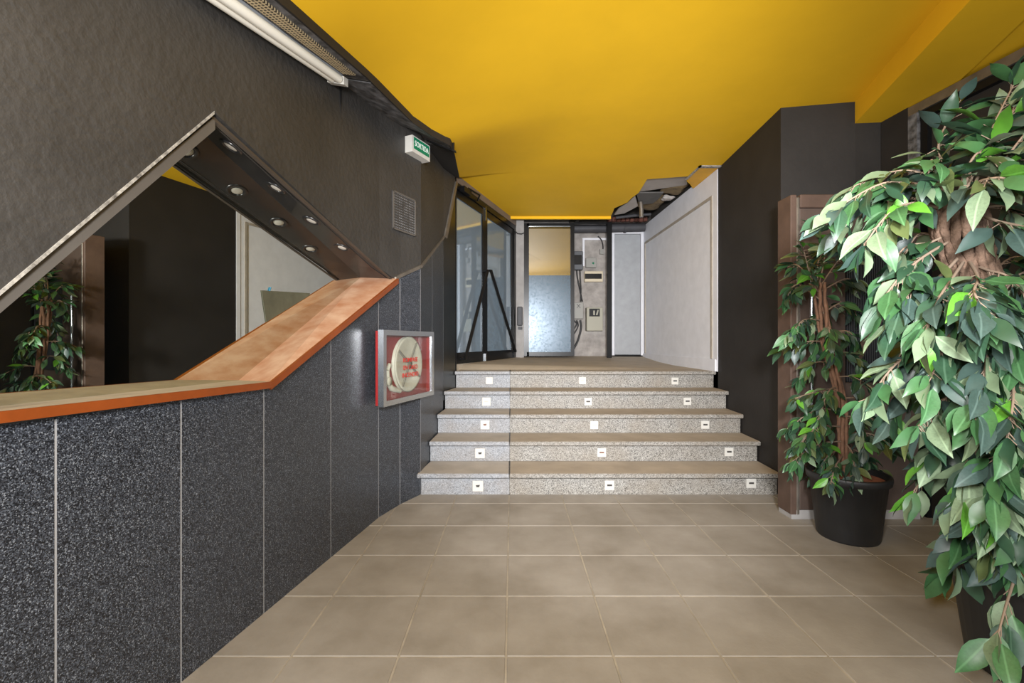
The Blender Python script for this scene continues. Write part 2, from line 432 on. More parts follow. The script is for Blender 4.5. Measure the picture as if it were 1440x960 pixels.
# dark soffit between that edge and the black wall beyond the beam end
b = MB(); YS = [3.6, 3.72, 4.0, 4.4, 4.76]
for a, c in zip(YS[:-1], YS[1:]):
    b.hexa([(wx(a) - .03, a, interp(ZE, a) + .002), (interp(XE, a) + .004, a, interp(ZE, a) - .004), (interp(XE, c) + .004, c, interp(ZE, c) - .004), (wx(c) - .03, c, interp(ZE, c) + .002),
            (wx(a) - .03, a, CEIL), (interp(XE, a) + .004, a, interp(ZE, a) + .02), (interp(XE, c) + .004, c, interp(ZE, c) + .02), (wx(c) - .03, c, CEIL)])
b.build('dark_soffit', M['black_smooth'], cl)
# dropped yellow beam on the right
b = MB()
L0 = Vector((2.545, 3.36, 0)); L1 = Vector((1.50, 0.03, 0)); R0 = Vector((2.90, 3.36, 0)); R1 = Vector((1.86, 0.40, 0))
zb = 2.78
lo = [(2.545, 3.40, zb), (2.163, 2.146, zb), (1.50, 0.0, zb), (1.80, 0.0, zb), (2.564, 2.279, zb), (2.755, 2.784, zb), (2.93, 3.25, zb), (2.93, 3.40, zb)]
b.prism(lo, (0, 0, CEIL - zb + .01)).build('dropped_beam', M['yellow'], cl)

MB().prism([(1.84, 0.0, 2.80), (2.574, 2.279, 2.80), (2.765, 2.784, 2.80), (2.93, 3.24, 2.80), (3.3, 3.24, 2.80), (3.3, 0.0, 2.80)], (0, 0, CEIL - 2.80 + .005)).build('side_soffit', M['yellow'], cl)

# ------------------------------------------------------------------ left wall
wl = thing('wall_left', (-1.2, 2.2, 0), kind='structure')
def blk_lo(Y):
    if Y <= LEFT[0]: return LEFT[1]
    if Y <= APEX[0]: return lerp(LEFT[1], APEX[1], (Y - LEFT[0]) / (APEX[0] - LEFT[0]))
    if Y <= TIP[0]: return lerp(APEX[1], TIP[1], (Y - APEX[0]) / (TIP[0] - APEX[0]))
    if Y <= H1[0]: return lerp(TIP[1], H1[1], (Y - TIP[0]) / (H1[0] - TIP[0]))
    return lerp(H1[1], H2[1], (Y - H1[0]) / (H2[0] - H1[0]))
b = MB()
ys = [-4.0, 0.3, LEFT[0], 1.26, APEX[0], 2.2, 2.6, 3.03, TIP[0], 3.27, 3.483, 3.9, H1[0], H2[0]]
TH = 0.06
vs = []
for Y in ys:
    lo_, hi_ = blk_lo(Y), CEIL + 0.05
    X = wx(Y) if Y > 0 else -1.4
    vs += [(X, Y, lo_), (X, Y, hi_), (X - TH, Y, hi_), (X - TH, Y, lo_)]
fs = []
for i in range(len(ys) - 1):
    a = 4 * i; c = 4 * (i + 1)
    for k in range(4):
        k2 = (k + 1) % 4
        fs.append((a + k, c + k, c + k2, a + k2))
fs.append((0, 1, 2, 3)); n = 4 * (len(ys) - 1); fs.append((n + 3, n + 2, n + 1, n))
b.add(vs, fs); b.build('plaster', M['black'], wl)

# granite cladding, each slab its own piece
seams = [0.40, 0.80, 1.196, 1.563, 1.960, 2.467, 3.024, 3.27, 3.483, 3.90, 4.39]
def st_hi(Y):
    if Y <= BOT[0]: return BOT[1] - 0.020
    if Y <= TIP[0]: return lerp(BOT[1] - 0.028, TIP[1] - 0.03, (Y - BOT[0]) / (TIP[0] - BOT[0]))
    return lerp(TIP[1] - 0.01, H1[1] - 0.01, (Y - TIP[0]) / (H1[0] - TIP[0]))
b = MB()
for a, c in zip(seams[:-1], seams[1:]):
    mids = [a] + [q for q in (3.03, TIP[0]) if a + .02 < q < c - .02] + [c]
    for p, q in zip(mids[:-1], mids[1:]):
        b.hexa([W(p, 0, -.0036), W(q, 0, -.0036), W(q, 0, -.05), W(p, 0, -.05), W(p, st_hi(p) - .004, -.0036), W(q, st_hi(q) - .004, -.0036), W(q, st_hi(q) - .004, -.05), W(p, st_hi(p) - .004, -.05)])
b.build('mortar_bed', M['grout'], wl)
for a, c in zip(seams[:-1], seams[1:]):
    a2, c2 = a + .003, c - .003
    mids = [a2] + [q for q in (TIP[0],) if a2 + .02 < q < c2 - .02] + [c2]
    b = MB()
    bot = [W(q, 0.0, -.003) for q in (a2, c2)]
    top = [W(q, st_hi(q), -.003) for q in mids[::-1]]
    b.prism(bot + top, (-0.03, 0, 0))
    b.build('granite_slab', M['granite'], wl)
# stub of wall behind and below the front stretch
MB().box((-1.46, -4.0, 0), (-1.40, 0.40, 0.99)).build('granite_front', M['granite'], wl)
# pale trim that edges the plaster
b = MB()
P = [TIP, (3.27, blk_lo(3.27)), (3.483, blk_lo(3.483)), (3.9, blk_lo(3.9)), H1]
for p, q in zip(P[:-1], P[1:]):
    b.hexa([W(p[0], p[1] - .012, .012), W(q[0], q[1] - .012, .012), W(q[0], q[1] - .012, -.03), W(p[0], p[1] - .012, -.03), W(p[0], p[1] + .012, .012), W(q[0], q[1] + .012, .012), W(q[0], q[1] + .012, -.03), W(p[0], p[1] + .012, -.03)])
p, q = H1, H2
b.hexa([W(p[0], p[1], .014), W(p[0] + .07, p[1], .014), W(p[0] + .07, p[1], -.03), W(p[0], p[1], -.03), W(q[0], q[1], .014), W(q[0] + .05, q[1], .014), W(q[0] + .05, q[1], -.03), W(q[0], q[1], -.03)])
b.build('edge_trim', M['alu'], wl, label='pale worn metal edge')
# chipped pale edge along the rising side of the opening
b = MB()
b.hexa([W(LEFT[0], LEFT[1] - .009, .003), W(APEX[0], APEX[1] - .009, .003), W(APEX[0], APEX[1] - .009, -.02), W(LEFT[0], LEFT[1] - .009, -.02), W(LEFT[0], LEFT[1] + .002, .003), W(APEX[0], APEX[1] + .002, .003), W(APEX[0], APEX[1] + .002, -.02), W(LEFT[0], LEFT[1] + .002, -.02)])
b.build('chipped_edge', M['chip'], wl, label='chipped whitish plaster edge')
# polished steel pilaster at the end of the wall
b = MB(); b.hexa([W(4.40, 0.6, -.004), W(4.74, 0.6, -.004), (-0.70, 4.78, 0.6), (-0.74, 4.40, 0.6), W(4.40, 2.3, -.004), W(4.74, 2.86, -.004), (-0.70, 4.78, 2.86), (-0.74, 4.40, 2.3)])
b.build('steel_pilaster', M['steel'], wl, label='polished dark steel end strip')
b = MB(); b.hexa([(-0.70, 4.70, 0.6), (-0.583, 4.76, 0.6), (-0.583, 4.80, 0.6), (-0.70, 4.82, 0.6), (-0.70, 4.70, 2.95), (-0.583, 4.76, 2.95), (-0.583, 4.80, 2.95), (-0.70, 4.82, 2.95)])
b.build('pilaster_return', M['black_metal'], wl)
# dark drip stain below the beam gap
b = MB(); b.prism([W(2.545, 2.60, .001), W(2.565, 2.60, .001), W(2.562, 2.50, .001), W(2.556, 2.45, .001), W(2.550, 2.50, .001)], (.002, 0, 0)); b.build('drip_stain', M['cable'], wl)

# ---- niche: frame bands, soffit boards, reveals, mirror
ni = thing('trim_1', W(1.9, 1.0, -0.1), kind='structure')
def band(Pa, Pb, wid_a, wid_b, d0, d1, name, m):
    b = MB()
    b.hexa([W(Pa[0], Pa[1] - .008, d0), W(Pb[0], Pb[1] - .008, d0), W(Pb[0], Pb[1] - .008, d1), W(Pa[0], Pa[1] - .008, d1),
            W(Pa[0], Pa[1] - wid_a, d0), W(Pb[0], Pb[1] - wid_b, d0), W(Pb[0], Pb[1] - wid_b, d1), W(Pa[0], Pa[1] - wid_a, d1)])
    b.build(name, m, ni)
band(LEFT, (APEX[0] + .02, APEX[1]), .056, .058, -.012, -.05, 'frame_band', M['reveal'])
band((APEX[0], APEX[1]), TIP, .020, .012, -.012, -.03, 'frame_band', M['reveal_brown'])
Ab = (1.735, 2.105); Tb = (3.18, 1.617)
def soff(u, v):
    """ruled soffit: u along apex->tip, v from wall face to mirror"""
    Yf = lerp(APEX[0], TIP[0], u); f = W(Yf, lerp(APEX[1], TIP[1], u) - 0.004, -.045)
    Yb = lerp(Ab[0], Tb[0], u); g = Bk(Yb, lerp(Ab[1], Tb[1], u))
    return f.lerp(g, v)
for v0, v1 in ((0.0, 1.0),):
    b = MB(); n = 8; vs = []
    for i in range(n + 1):
        u = i / n
        vs += [soff(u, v0), soff(u, v1), soff(u, v1) + Vector((0, 0, .02)), soff(u, v0) + Vector((0, 0, .02))]
    fs = []
    for i in range(n):
        for k in range(4):
            fs.append((4*i + k, 4*i + 4 + k, 4*i + 4 + (k+1) % 4, 4*i + (k+1) % 4))
    b.add(vs, fs, False).build('soffit_board', M['soffit'], ni)
b = MB(); b.hexa([W(LEFT[0], LEFT[1], -.05), W(APEX[0], APEX[1], -.05), Bk(Ab[0], Ab[1]), Bk(0.86, LEFT[1]),
                  W(LEFT[0], LEFT[1] + .03, -.05), W(APEX[0], APEX[1] + .03, -.05), Bk(Ab[0], Ab[1] + .03), Bk(0.86, LEFT[1] + .03)])
b.build('reveal', M['reveal'], ni)

mp = MB().hexa([Bk(0.6, 0.85, -.02), Bk(3.3, 0.85, -.02), Bk(3.3, 0.85, 0), Bk(0.6, 0.85, 0), Bk(0.6, 2.4, -.02), Bk(3.3, 2.4, -.02), Bk(3.3, 2.4, 0), Bk(0.6, 2.4, 0)])
mp.build('niche_mirror', M['mirror'], None, 'large mirror set at the back of the diamond-shaped wall niche', 'mirror')

# sill: a level stretch and a rising stretch, two boards each, orange front edge
si = thing('niche_sill', W(1.96, 0.95), 'varnished wooden sill with orange front edge bent along the bottom of the niche', 'sill')
Bb = (2.106, 0.991); Lb = (0.86, 0.990)
def ruled(fa, fb, ga, gb, v0, v1, th=.022):
    a0, a1 = fa.lerp(ga, v0), fa.lerp(ga, v1); b0, b1 = fb.lerp(gb, v0), fb.lerp(gb, v1)
    d = Vector((0, 0, -th))
    return MB().hexa([a0 + d, b0 + d, b1 + d, a1 + d, a0, b0, b1, a1])
fL, fB, fT = W(LEFT[0], 1.010, .03), W(BOT[0], .997, .03), W(TIP[0], TIP[1], .03)
gL, gB, gT = Bk(*Lb), Bk(*Bb), Bk(*Tb)
for v0, v1 in ((0.06, 1.0),):
    ruled(fL, fB, gL, gB, v0, v1).build('board', M['sill_cream'], si)
    ruled(fB, fT, gB, gT, v0, v1).build('board', M['sill_top'], si)
ruled(fL, fB, gL, gB, 0.0, 0.06, .028).build('front_edge', M['orange_wood'], si, label='orange varnished front edge')
ruled(fB, fT, gB, gT, 0.0, 0.06, .034).build('front_edge', M['orange_wood'], si, label='orange varnished front edge')

# thin patch on the mirror, added as the reflection of an unknown object
p0 = Bk(2.62, 1.0, .025); b = MB()
q = [px(375, 470, 0), ]
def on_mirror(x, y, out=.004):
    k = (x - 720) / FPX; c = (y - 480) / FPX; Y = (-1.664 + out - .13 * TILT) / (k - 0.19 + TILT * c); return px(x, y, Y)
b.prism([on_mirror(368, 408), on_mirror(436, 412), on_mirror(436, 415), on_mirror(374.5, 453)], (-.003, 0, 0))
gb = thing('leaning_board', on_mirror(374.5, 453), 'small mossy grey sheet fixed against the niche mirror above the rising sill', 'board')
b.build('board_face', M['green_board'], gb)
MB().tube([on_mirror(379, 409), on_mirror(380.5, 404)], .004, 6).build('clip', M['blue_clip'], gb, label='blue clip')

# recessed downlights in the soffit
def solve(xp, yp):
    best = None
    for i in range(121):
        for j in range(61):
            u, v = i / 120, j / 60; p = soff(u, v)
            X = 720 + p.x / p.y * FPX; Yp = 480 - (p.z - CAMZ) / p.y * FPX
            d = (X - xp) ** 2 + (Yp - yp) ** 2
            if best is None or d < best[0]: best = (d, u, v)
    return best[1], best[2]
row = ['highest, closest to the niche peak', 'second below the niche peak', 'third below the niche peak', 'lowest, closest to the niche tip']
for k, (xp, yp) in enumerate([(324, 207), (387.5, 264), (438, 311), (480.6, 348)]):
    u, v = solve(xp, yp); p = soff(u, v)
    nrm = (soff(u + .01, v) - p).cross(soff(u, v + .01) - p).normalized()
    if nrm.z > 0: nrm = -nrm
    t = thing('downlight', p, 'round recessed soffit downlight, ' + row[k], 'downlight', 'downlights in the niche soffit')
    MB().lathe(p, [(.030, -.004), (.030, .004), (.044, .007), (.048, .002), (.048, -.004)], 20, nrm).build('rim', M['soffit'], t)
    MB().lathe(p, [(.0001, .003), (.014, .004), (.027, .001), (.030, -.003)], 20, nrm).build('lamp', M['white_plastic'], t, label='white lamp lens')

# ------------------------------------------------------------------ beam with light on the upper left
def beam_pt(Y, v, dz=0.0):
    return Vector((wx(Y) + BO * v, Y, lerp(interp(ZIN, Y), interp(ZOUT, Y), v) + dz))
def beam_strip(stations, v0, v1, d0, d1):
    b = MB(); vs = []; fs = []
    for Y in stations: vs += [beam_pt(Y, v0, d0), beam_pt(Y, v1, d0), beam_pt(Y, v1, d1), beam_pt(Y, v0, d1)]
    for i in range(len(stations) - 1):
        for k in range(4):
            fs.append((4*i + k, 4*i + 4 + k, 4*i + 4 + (k+1) % 4, 4*i + (k+1) % 4))
    m = 4 * (len(stations) - 1)
    fs += [(3, 2, 1, 0), (m, m + 1, m + 2, m + 3)]
    return b.add(vs, fs)
bmth = thing('trim_2', beam_pt(2.5, .5), kind='structure')
beam_strip([0.3, 1.0, 1.7, 2.47], 0, 0.97, 0, .05).build('beam_board', M['scuff'], bmth)
beam_strip([2.50, 2.8, 3.03, 3.27, 3.483, 3.58], 0, 0.97, 0, .05).build('beam_board', M['scuff'], bmth)
beam_strip([0.3, 1.0, 1.7, 2.4, 3.03, 3.27, 3.483, 3.58], 0.97, 1.02, -.004, .052).build('beam_edge', M['black_smooth'], bmth)
b = MB(); e = beam_pt(3.59, .3, -.006); 
b.hexa([beam_pt(3.575, .1, -.012), beam_pt(3.575, 1.14, -.012), beam_pt(3.605, 1.14, -.012), beam_pt(3.605, .1, -.012), beam_pt(3.575, .1, .0), beam_pt(3.575, 1.14, .0), beam_pt(3.605, 1.14, .0), beam_pt(3.605, .1, .0)])
b.hexa([beam_pt(3.575, 1.02, 0), beam_pt(3.575, 1.08, 0), beam_pt(3.605, 1.08, 0), beam_pt(3.605, 1.02, 0), beam_pt(3.575, 1.02, .095), beam_pt(3.575, 1.08, .095), beam_pt(3.605, 1.08, .095), beam_pt(3.605, 1.02, .095)])
b.build('end_bracket', M['black_metal'], bmth)

ft = thing('fluorescent_batten', beam_pt(1.5, .25), 'white fluorescent tube in a grey batten under the black beam', 'light fixture')
beam_strip([0.5, 1.0, 1.7, 2.42], 0.06, 0.40, -.028, -.001).build('housing', M['batten'], ft)
MB().tube([beam_pt(Y, .40, -.040) for Y in (0.5, 1.0, 1.7, 2.38)], .021, 12).build('tube', M['tube'], ft)
MB().tube([beam_pt(Y, .24, -.046) for Y in (0.5, 1.0, 1.7, 2.38)], .017, 12).build('tube', M['tube'], ft)
for Y in (2.40,):
    beam_strip([Y - .01, Y + .03], 0.10, 0.5, -.062, -.02).build('lamp_holder', M['white_plastic'], ft)
tag(beam_strip([0.5, 1.0, 1.7, 2.38], 0.50, 0.80, -.012, -.001).build('perforated_strip', M['perforated']), 'cream perforated acoustic strip beside the fluorescent tube', 'strip')

# exit sign
def frame_basis(p0, p1):
    d = (p1 - p0); d.z = 0; d.normalize(); nrm = Vector((d.y, -d.x, 0)); return d, nrm
def obox(mb, o, d, nrm, s0, s1, z0, z1, n0, n1):
    """box in a vertical frame: s along d, n along normal"""
    def q(s, z, n): return o + d * s + nrm * n + Vector((0, 0, z))
    return mb.hexa([q(s0, z0, n0), q(s1, z0, n0), q(s1, z0, n1), q(s0, z0, n1), q(s0, z1, n0), q(s1, z1, n0), q(s1, z1, n1), q(s0, z1, n1)])
def text_mesh(name, txt, size, m, parent, origin, d, up, nrm, label=None, sx=1.0, bold=0.0, cat=None):
    cu = bpy.data.curves.new(name, 'FONT'); cu.body = txt; cu.size = size; cu.align_x = 'CENTER'; cu.align_y = 'CENTER'; cu.extrude = 0.0006; cu.offset = bold
    to = bpy.data.objects.new(name, cu); COL.objects.link(to)
    dg = bpy.context.evaluated_depsgraph_get()
    me = bpy.data.meshes.new_from_object(to.evaluated_get(dg))
    bpy.data.objects.remove(to)
    off = OFF.get(parent, Vector((0, 0, 0)))
    for v in me.vertices:
        v.co = origin + d * v.co.x * sx + up * v.co.y + nrm * v.co.z - off
    me.name = name; me.materials.clear(); me.materials.append(m)
    o = bpy.data.objects.new(name, me); COL.objects.link(o); o.parent = parent; OFF[o] = off.copy()
    if label: o['label'] = label
    return o
UP = Vector((0, 0, 1))
s0 = Vector((-0.715, 3.30, 0)); s1 = Vector((-0.634, 3.475, 0)); d, nrm = frame_basis(s0, s1); ln = (s1 - s0).length
sg = thing('exit_sign', s0 + Vector((0, 0, 2.56)), 'white exit sign box with green face and white lettering below the black beam', 'sign')
bx = obox(MB(), s0, d, nrm, -.012, ln + .012, 2.545, 2.665, -.075, 0).build('case', M['white_plastic'], sg)
obox(MB(), s0, d, nrm, .004, ln - .002, 2.572, 2.655, .0005, .004).build('face', M['green_sign'], sg)
text_mesh('lettering', 'SORTIDA', .056, M['sign_text'], sg, s0 + d * (ln / 2) + Vector((0, 0, 2.612)) + nrm * .0048, d, UP, nrm, sx=.72, bold=.0004)

# painted-over grille on the plaster
g0 = W(3.17, 0); g1 = W(3.41, 0, .004); d, nrm = frame_basis(g0, g1); ln = (g1 - g0).length
gr = thing('wall_grille', g0 + Vector((0, 0, 1.96)), 'square painted-over grille on the black upper wall', 'grille')
obox(MB(), g0, d, nrm, 0, ln, 1.955, 2.225, -.03, .006).build('plate', M['black'], gr)
b = MB()
for a_, c_, e_, f_ in ((0, ln, 1.955, 1.965), (0, ln, 2.215, 2.225), (0, .01, 1.955, 2.225), (ln - .01, ln, 1.955, 2.225)):
    obox(b, g0, d, nrm, a_, c_, e_, f_, .006, .012)
b.build('frame', M['reveal'], gr)
b = MB()
for i in range(13):
    for j in range(14):
        s_ = .018 + i * (ln - .036) / 12; z_ = 1.975 + j * .0185
        obox(b, g0, d, nrm, s_ - .004, s_ + .004, z_ - .004, z_ + .004, .006, .0085)
b.build('mesh_grid', M['scuff'], gr)

# fire hose cabinet
h0 = Vector((-0.817, 2.871, 0)); h1 = Vector((-0.622, 3.549, 0)); d, nrm = frame_basis(h0, h1); ln = (h1 - h0).length
hz0, hz1 = 0.762, 1.238
hc = thing('fire_hose_cabinet', h0 + Vector((0, 0, hz0)), 'red fire hose cabinet with chrome-framed glass front on the granite wall', 'fire cabinet')
b = MB()
obox(b, h0, d, nrm, 0, ln, hz0, hz1, -.050, -.044)
obox(b, h0, d, nrm, 0, .012, hz0, hz1, -.044, -.006); obox(b, h0, d, nrm, ln - .012, ln, hz0, hz1, -.044, -.006)
obox(b, h0, d, nrm, .012, ln - .012, hz0, hz0 + .012, -.044, -.006); obox(b, h0, d, nrm, .012, ln - .012, hz1 - .012, hz1, -.044, -.006)
b.build('red_box', M['red'], hc, label='red enamelled box')
b = MB(); fw = .028
obox(b, h0, d, nrm, -.006, fw, hz0 - .006, hz1 + .006, -.006, .012); obox(b, h0, d, nrm, ln - fw, ln + .006, hz0 - .006, hz1 + .006, -.006, .012)
obox(b, h0, d, nrm, fw, ln - fw, hz0 - .006, hz0 + fw, -.006, .012); obox(b, h0, d, nrm, fw, ln - fw, hz1 - fw, hz1 + .006, -.006, .012)
obox(b, h0, d, nrm, -.006, -.001, hz0 - .006, hz1 + .006, -.028, -.006)
dr = b.build('door_frame', M['chrome'], hc, label='chrome door frame')
rc = h0 + d * (ln * .52) + Vector((0, 0, 1.01)) + nrm * -.043
rl = MB().lathe(rc, [(.19, 0), (.195, .002), (.195, .006), (.18, .008), (.18, .024), (.195, .026), (.195, .031), (.182, .034), (.165, .029), (.0001, .028)], 36, nrm).build('hose_reel', M['hose'], hc, label='cream hose reel drum')
b = MB()
for k in range(4):
    a_ = math.pi / 4 * (2 * k + 1) + .2
    e_ = rc + nrm * .031 + (d * math.cos(a_) + UP * math.sin(a_)) * .18
    b.tube([rc + nrm * .031, e_], .009, 6)
b.lathe(rc, [(.0001, .037), (.03, .037), (.035, .028)], 16, nrm)
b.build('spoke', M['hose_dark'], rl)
b = MB(); v0 = h0 + d * (ln * .13) + Vector((0, 0, .86)) + nrm * -.022
b.tube([v0 + UP * .12, v0 + UP * .05, v0 + d * .05, v0 + d * .16 - UP * .03], [.015, .018, .02, .014], 10)
b.tube([v0 + UP * .12, v0 + UP * .16 + d * .03], .014, 8); b.lathe(v0 + UP * .05, [(.0001, .02), (.03, .02), (.03, .014), (.0001, .012)], 14, nrm)
b.build('valve', M['hose'], hc, label='pale valve and hose nozzle')
# glass as thin clear pane
gm = bpy.data.materials.new('clear_glass'); gm.use_nodes = True
nt = gm.node_tree; nt.nodes.remove(nt.nodes['Principled BSDF'])
tr = nt.nodes.new('ShaderNodeBsdfTransparent'); tr.inputs['Color'].default_value = (.94, .96, .95, 1)
gl = nt.nodes.new('ShaderNodeBsdfGlossy'); gl.inputs['Roughness'].default_value = .02
mx = nt.nodes.new('ShaderNodeMixShader'); mx.inputs['Fac'].default_value = .10
nt.links.new(tr.outputs[0], mx.inputs[1]); nt.links.new(gl.outputs[0], mx.inputs[2]); nt.links.new(mx.outputs[0], nt.nodes['Material Output'].inputs['Surface'])
M['glass'] = gm
gp = obox(MB(), h0, d, nrm, fw - .004, ln - fw + .004, hz0 + fw - .004, hz1 - fw + .004, .000, .004).build('glass_pane', M['glass'], hc)
for k, tx in enumerate(('ROMPASE', 'EN CASO', 'INCENDIO')):
    text_mesh('lettering', tx, .044, M['red_text'], gp, h0 + d * (ln * .50) + Vector((0, 0, 1.040 - k * .052)) + nrm * .0052, d, UP, nrm, sx=1.1, bold=.0)

# ------------------------------------------------------------------ stairs and landing
sr = thing('stairs', (0.68, ST0, 0), 'five-step grey terrazzo staircase with dusty treads rising to the landing', 'stairs')
XJ = -0.02
def slab(ya, yb, xa, xb, z0, z1):
    """slab whose ends may follow the walls: xa / xb are functions of Y or numbers"""
    f = lambda x, y: x(y) if callable(x) else x
    return [(f(xa, ya), ya, z0), (f(xb, ya), ya, z0), (f(xb, yb), yb, z0), (f(xa, yb), yb, z0), (f(xa, ya), ya, z1), (f(xb, ya), ya, z1), (f(xb, yb), yb, z1), (f(xa, yb), yb, z1)]
def bev_hexa(p, bev):
    mb = MB().hexa(p); bm = bmesh.new(); V = [bm.verts.new(v) for v in mb.v]
    for f in mb.f: bm.faces.new([V[i] for i in f])
    bmesh.ops.bevel(bm, geom=bm.edges[:], offset=bev, segments=1, affect='EDGES'); bm.verts.index_update()
    o = MB().add([v.co.copy() for v in bm.verts], [[v.index for v in f.verts] for f in bm.faces]); bm.free(); return o
sl = lambda y: wx(y) + .002
sx_ = lambda y: rx(y) - .002
for k in range(5):
    Y = ST0 + TRD * k; z0 = RIS * k; z1 = RIS * (k + 1)
    nose = .05
    MB().hexa(slab(Y, Y + .03, sl, XJ - .001, z0, z1 - .036)).build('riser', M['terrazzo_blue'], sr)
    MB().hexa(slab(Y, Y + .03, XJ + .001, lambda y: rx(y) - .012, z0, z1 - .036)).build('riser', M['terrazzo'], sr)
    yb = Y + TRD if k < 4 else Y + .20
    for xa, xb, mt, mn in ((sl, XJ - .0015, 'tread_pale', 'terrazzo_blue'), (XJ + .0015, sx_, 'tread', 'terrazzo')):
        t = bev_hexa(slab(Y - nose, yb, xa, xb, z1 - .036, z1), .006).build('tread', M[mn], sr)
        t.data.materials.append(M[mt])      # dusty walking surface
        for p in t.data.polygons:
            if p.normal.z > .9: p.material_index = 1

for k in range(5):
    Y = ST0 + TRD * k
    MB().hexa(slab(Y + .031, Y + .031 + TRD if k < 4 else Y + .6, lambda y: wx(y) + .012, lambda y: rx(y) - .03 if y < 4.66 else 2.06, 0, RIS * (k + 1) - .037)).build('core', M['void'], sr)  # unseen filling, added to stop light leaking between the slabs
sh = thing('wall_outer', (0, 0, 0), kind='structure')  # unseen dark boxes, added to keep stray light out
b = MB(); b.box((-2.35, -4.0, -.1), (-2.28, 7.6, 3.5)); b.box((-2.35, 7.32, -.1), (3.45, 7.4, 3.5)); b.box((3.38, -4.0, -.1), (3.45, 7.4, 3.5)); b.box((-2.35, 3.75, -.14), (3.45, 7.4, -.1)); b.box((-2.35, -4.06, -.1), (-1.46, -4.0, 3.5))
b.build('shell', M['void'], sh)
# landing: gently warped slab
def land_z(X, Y):
    l = interp([(4.7, 0.0), (5.05, .055), (5.4, .066), (6.7, .084), (7.3, .09)], Y)
    r = interp([(4.7, 0.0), (5.8, .002), (6.4, .022), (7.1, .072), (7.3, .078)], Y)
    t = max(0, min(1, (X + .55) / 2.6))
    return RIS * 5 + lerp(l, r, t)
b = MB(); nx, ny = 24, 24
vs = []; fs = []
Y0 = ST0 + TRD * 4 + .20
for j in range(ny + 1):
    for i in range(nx + 1):
        X = lerp(-0.9, 2.14, i / nx); Y = lerp(Y0 - .001, 7.3, j / ny); vs.append((X, Y, land_z(X, Y) if j else RIS * 5))
for j in range(ny):
    for i in range(nx):
        a = j * (nx + 1) + i; fs.append((a, a + 1, a + nx + 2, a + nx + 1))
b.add(vs, fs, True)
fl2 = b.build('landing_floor', M['platform'], None, kind='structure', fix=False)

# step lights
plate_px = [[(672, 683), (857, 682), (1056, 679)], [(675, 637), (846, 636), (1025, 635)], [(682, 597), (835.5, 597.5), (991.5, 597)], [(684, 564.5), (827, 564.5), (966.5, 564)], [(688, 535), (819, 535), (949, 535.5)]]
slots = [['slot_dark', 'slot_dark', 'slot_dark'], ['slot_dark', 'slot_brown', 'slot_dark'], ['slot_brown', 'slot_pale', 'slot_dark'], ['slot_pale', 'slot_dark', 'slot_dark'], ['white_plastic', 'slot_pale', 'slot_dark']]
ords = ['lowest', 'second', 'third', 'fourth', 'top']
pos = ['nearest the granite wall', 'in the middle of the riser', 'nearest the black wall']
for k in range(5):
    Y = ST0 + TRD * k
    for i, (xp, yp) in enumerate(plate_px[k]):
        c = px(xp, yp, Y); s = .037
        tl = random.uniform(-.03, .03)
        t = thing('step_light', (c.x, Y, c.z), 'small white square step light in the %s riser, %s' % (ords[k], pos[i]), 'step light', 'step lights in the stair risers')
        b = MB(); hx = .030
        sc = 1.12 if i == 0 and k < 4 else 1.0
        b.bbox((c.x - s * sc, Y - .008, c.z - s * sc), (c.x + s * sc, Y + .002, c.z + s * sc), .003)
        b.build('plate', M['white_plastic'], t)
        zc = c.z + .002
        if i == 0 and k in (0, 1, 2):
            w = .016
            b = MB(); b.prism([(c.x - w, Y - .010, zc + .006), (c.x + w, Y - .010, zc + .009), (c.x + w * .7, Y - .010, zc - .008), (c.x - w * .6, Y - .010, zc - .009)], (0, .004, 0))
            b.build('slot', M[slots[k][i]], t, label='broken dark opening')
        else:
            b = MB(); b.box((c.x - .019, Y - .0095, zc - .007), (c.x + .019, Y - .006, zc + .007)); b.build('slot', M[slots[k][i]], t)

# ------------------------------------------------------------------ right walls
wr = thing('wall_right', (2.1, 4.0, 0), kind='structure')
b = MB(); b.prism([(rx(3.449), 3.449, 0), (rx(4.66), 4.66, 0), (2.35, 4.66, 0), (2.35, 3.60, 0), (2.9, 3.50, 0), (2.71, 3.345, 0), (2.536, 3.36, 0)], (0, 0, CEIL + .03))
b.build('black_wall', M['black_smooth'], wr)
# right-hand wall towards the entrance with dark shopfront frame
b = MB(); b.prism([(2.712, 3.345, 0), (2.725, 3.135, 0), (3.00, 3.135, 0), (3.0, 3.5, 0)], (0, 0, CEIL + .02)); b.build('corner_pier', M['black_smooth'], wr)
def rw(Y): return 2.725 + (3.135 - Y) * 0.10
MB().hexa([(rw(3.135) + .08, 3.135, 0), (rw(-4) + .08, -4, 0), (rw(-4) + .2, -4, 0), (rw(3.135) + .2, 3.135, 0), (rw(3.135) + .08, 3.135, CEIL + .02), (rw(-4) + .08, -4, CEIL + .02), (rw(-4) + .2, -4, CEIL + .02), (rw(3.135) + .2, 3.135, CEIL + .02)]).build('dark_infill', M['black_smooth'], wr)
dw = thing('window_1', (rw(2.5), 2.5, 0), kind='structure')
def rbox(mb, y0, y1, z0, z1, o0, o1):
    return mb.hexa([(rw(y0) + o0, y0, z0), (rw(y1) + o0, y1, z0), (rw(y1) + o1, y1, z0), (rw(y0) + o1, y0, z0), (rw(y0) + o0, y0, z1), (rw(y1) + o0, y1, z1), (rw(y1) + o1, y1, z1), (rw(y0) + o1, y0, z1)])
rbox(MB(), 0.2, 3.133, 2.715, 2.775, 0, .09).build('head_frame', M['alu'], dw)
rbox(MB(), 0.2, 3.06, 2.665, 2.712, .012, .09).build('head_inner', M['black_metal'], dw)
rbox(MB(), 3.07, 3.133, 0, 2.715, 0, .09).build('jamb', M['scuff'], dw)
rbox(MB(), 3.02, 3.066, 0, 2.665, .02, .09).build('jamb_inner', M['black_metal'], dw)
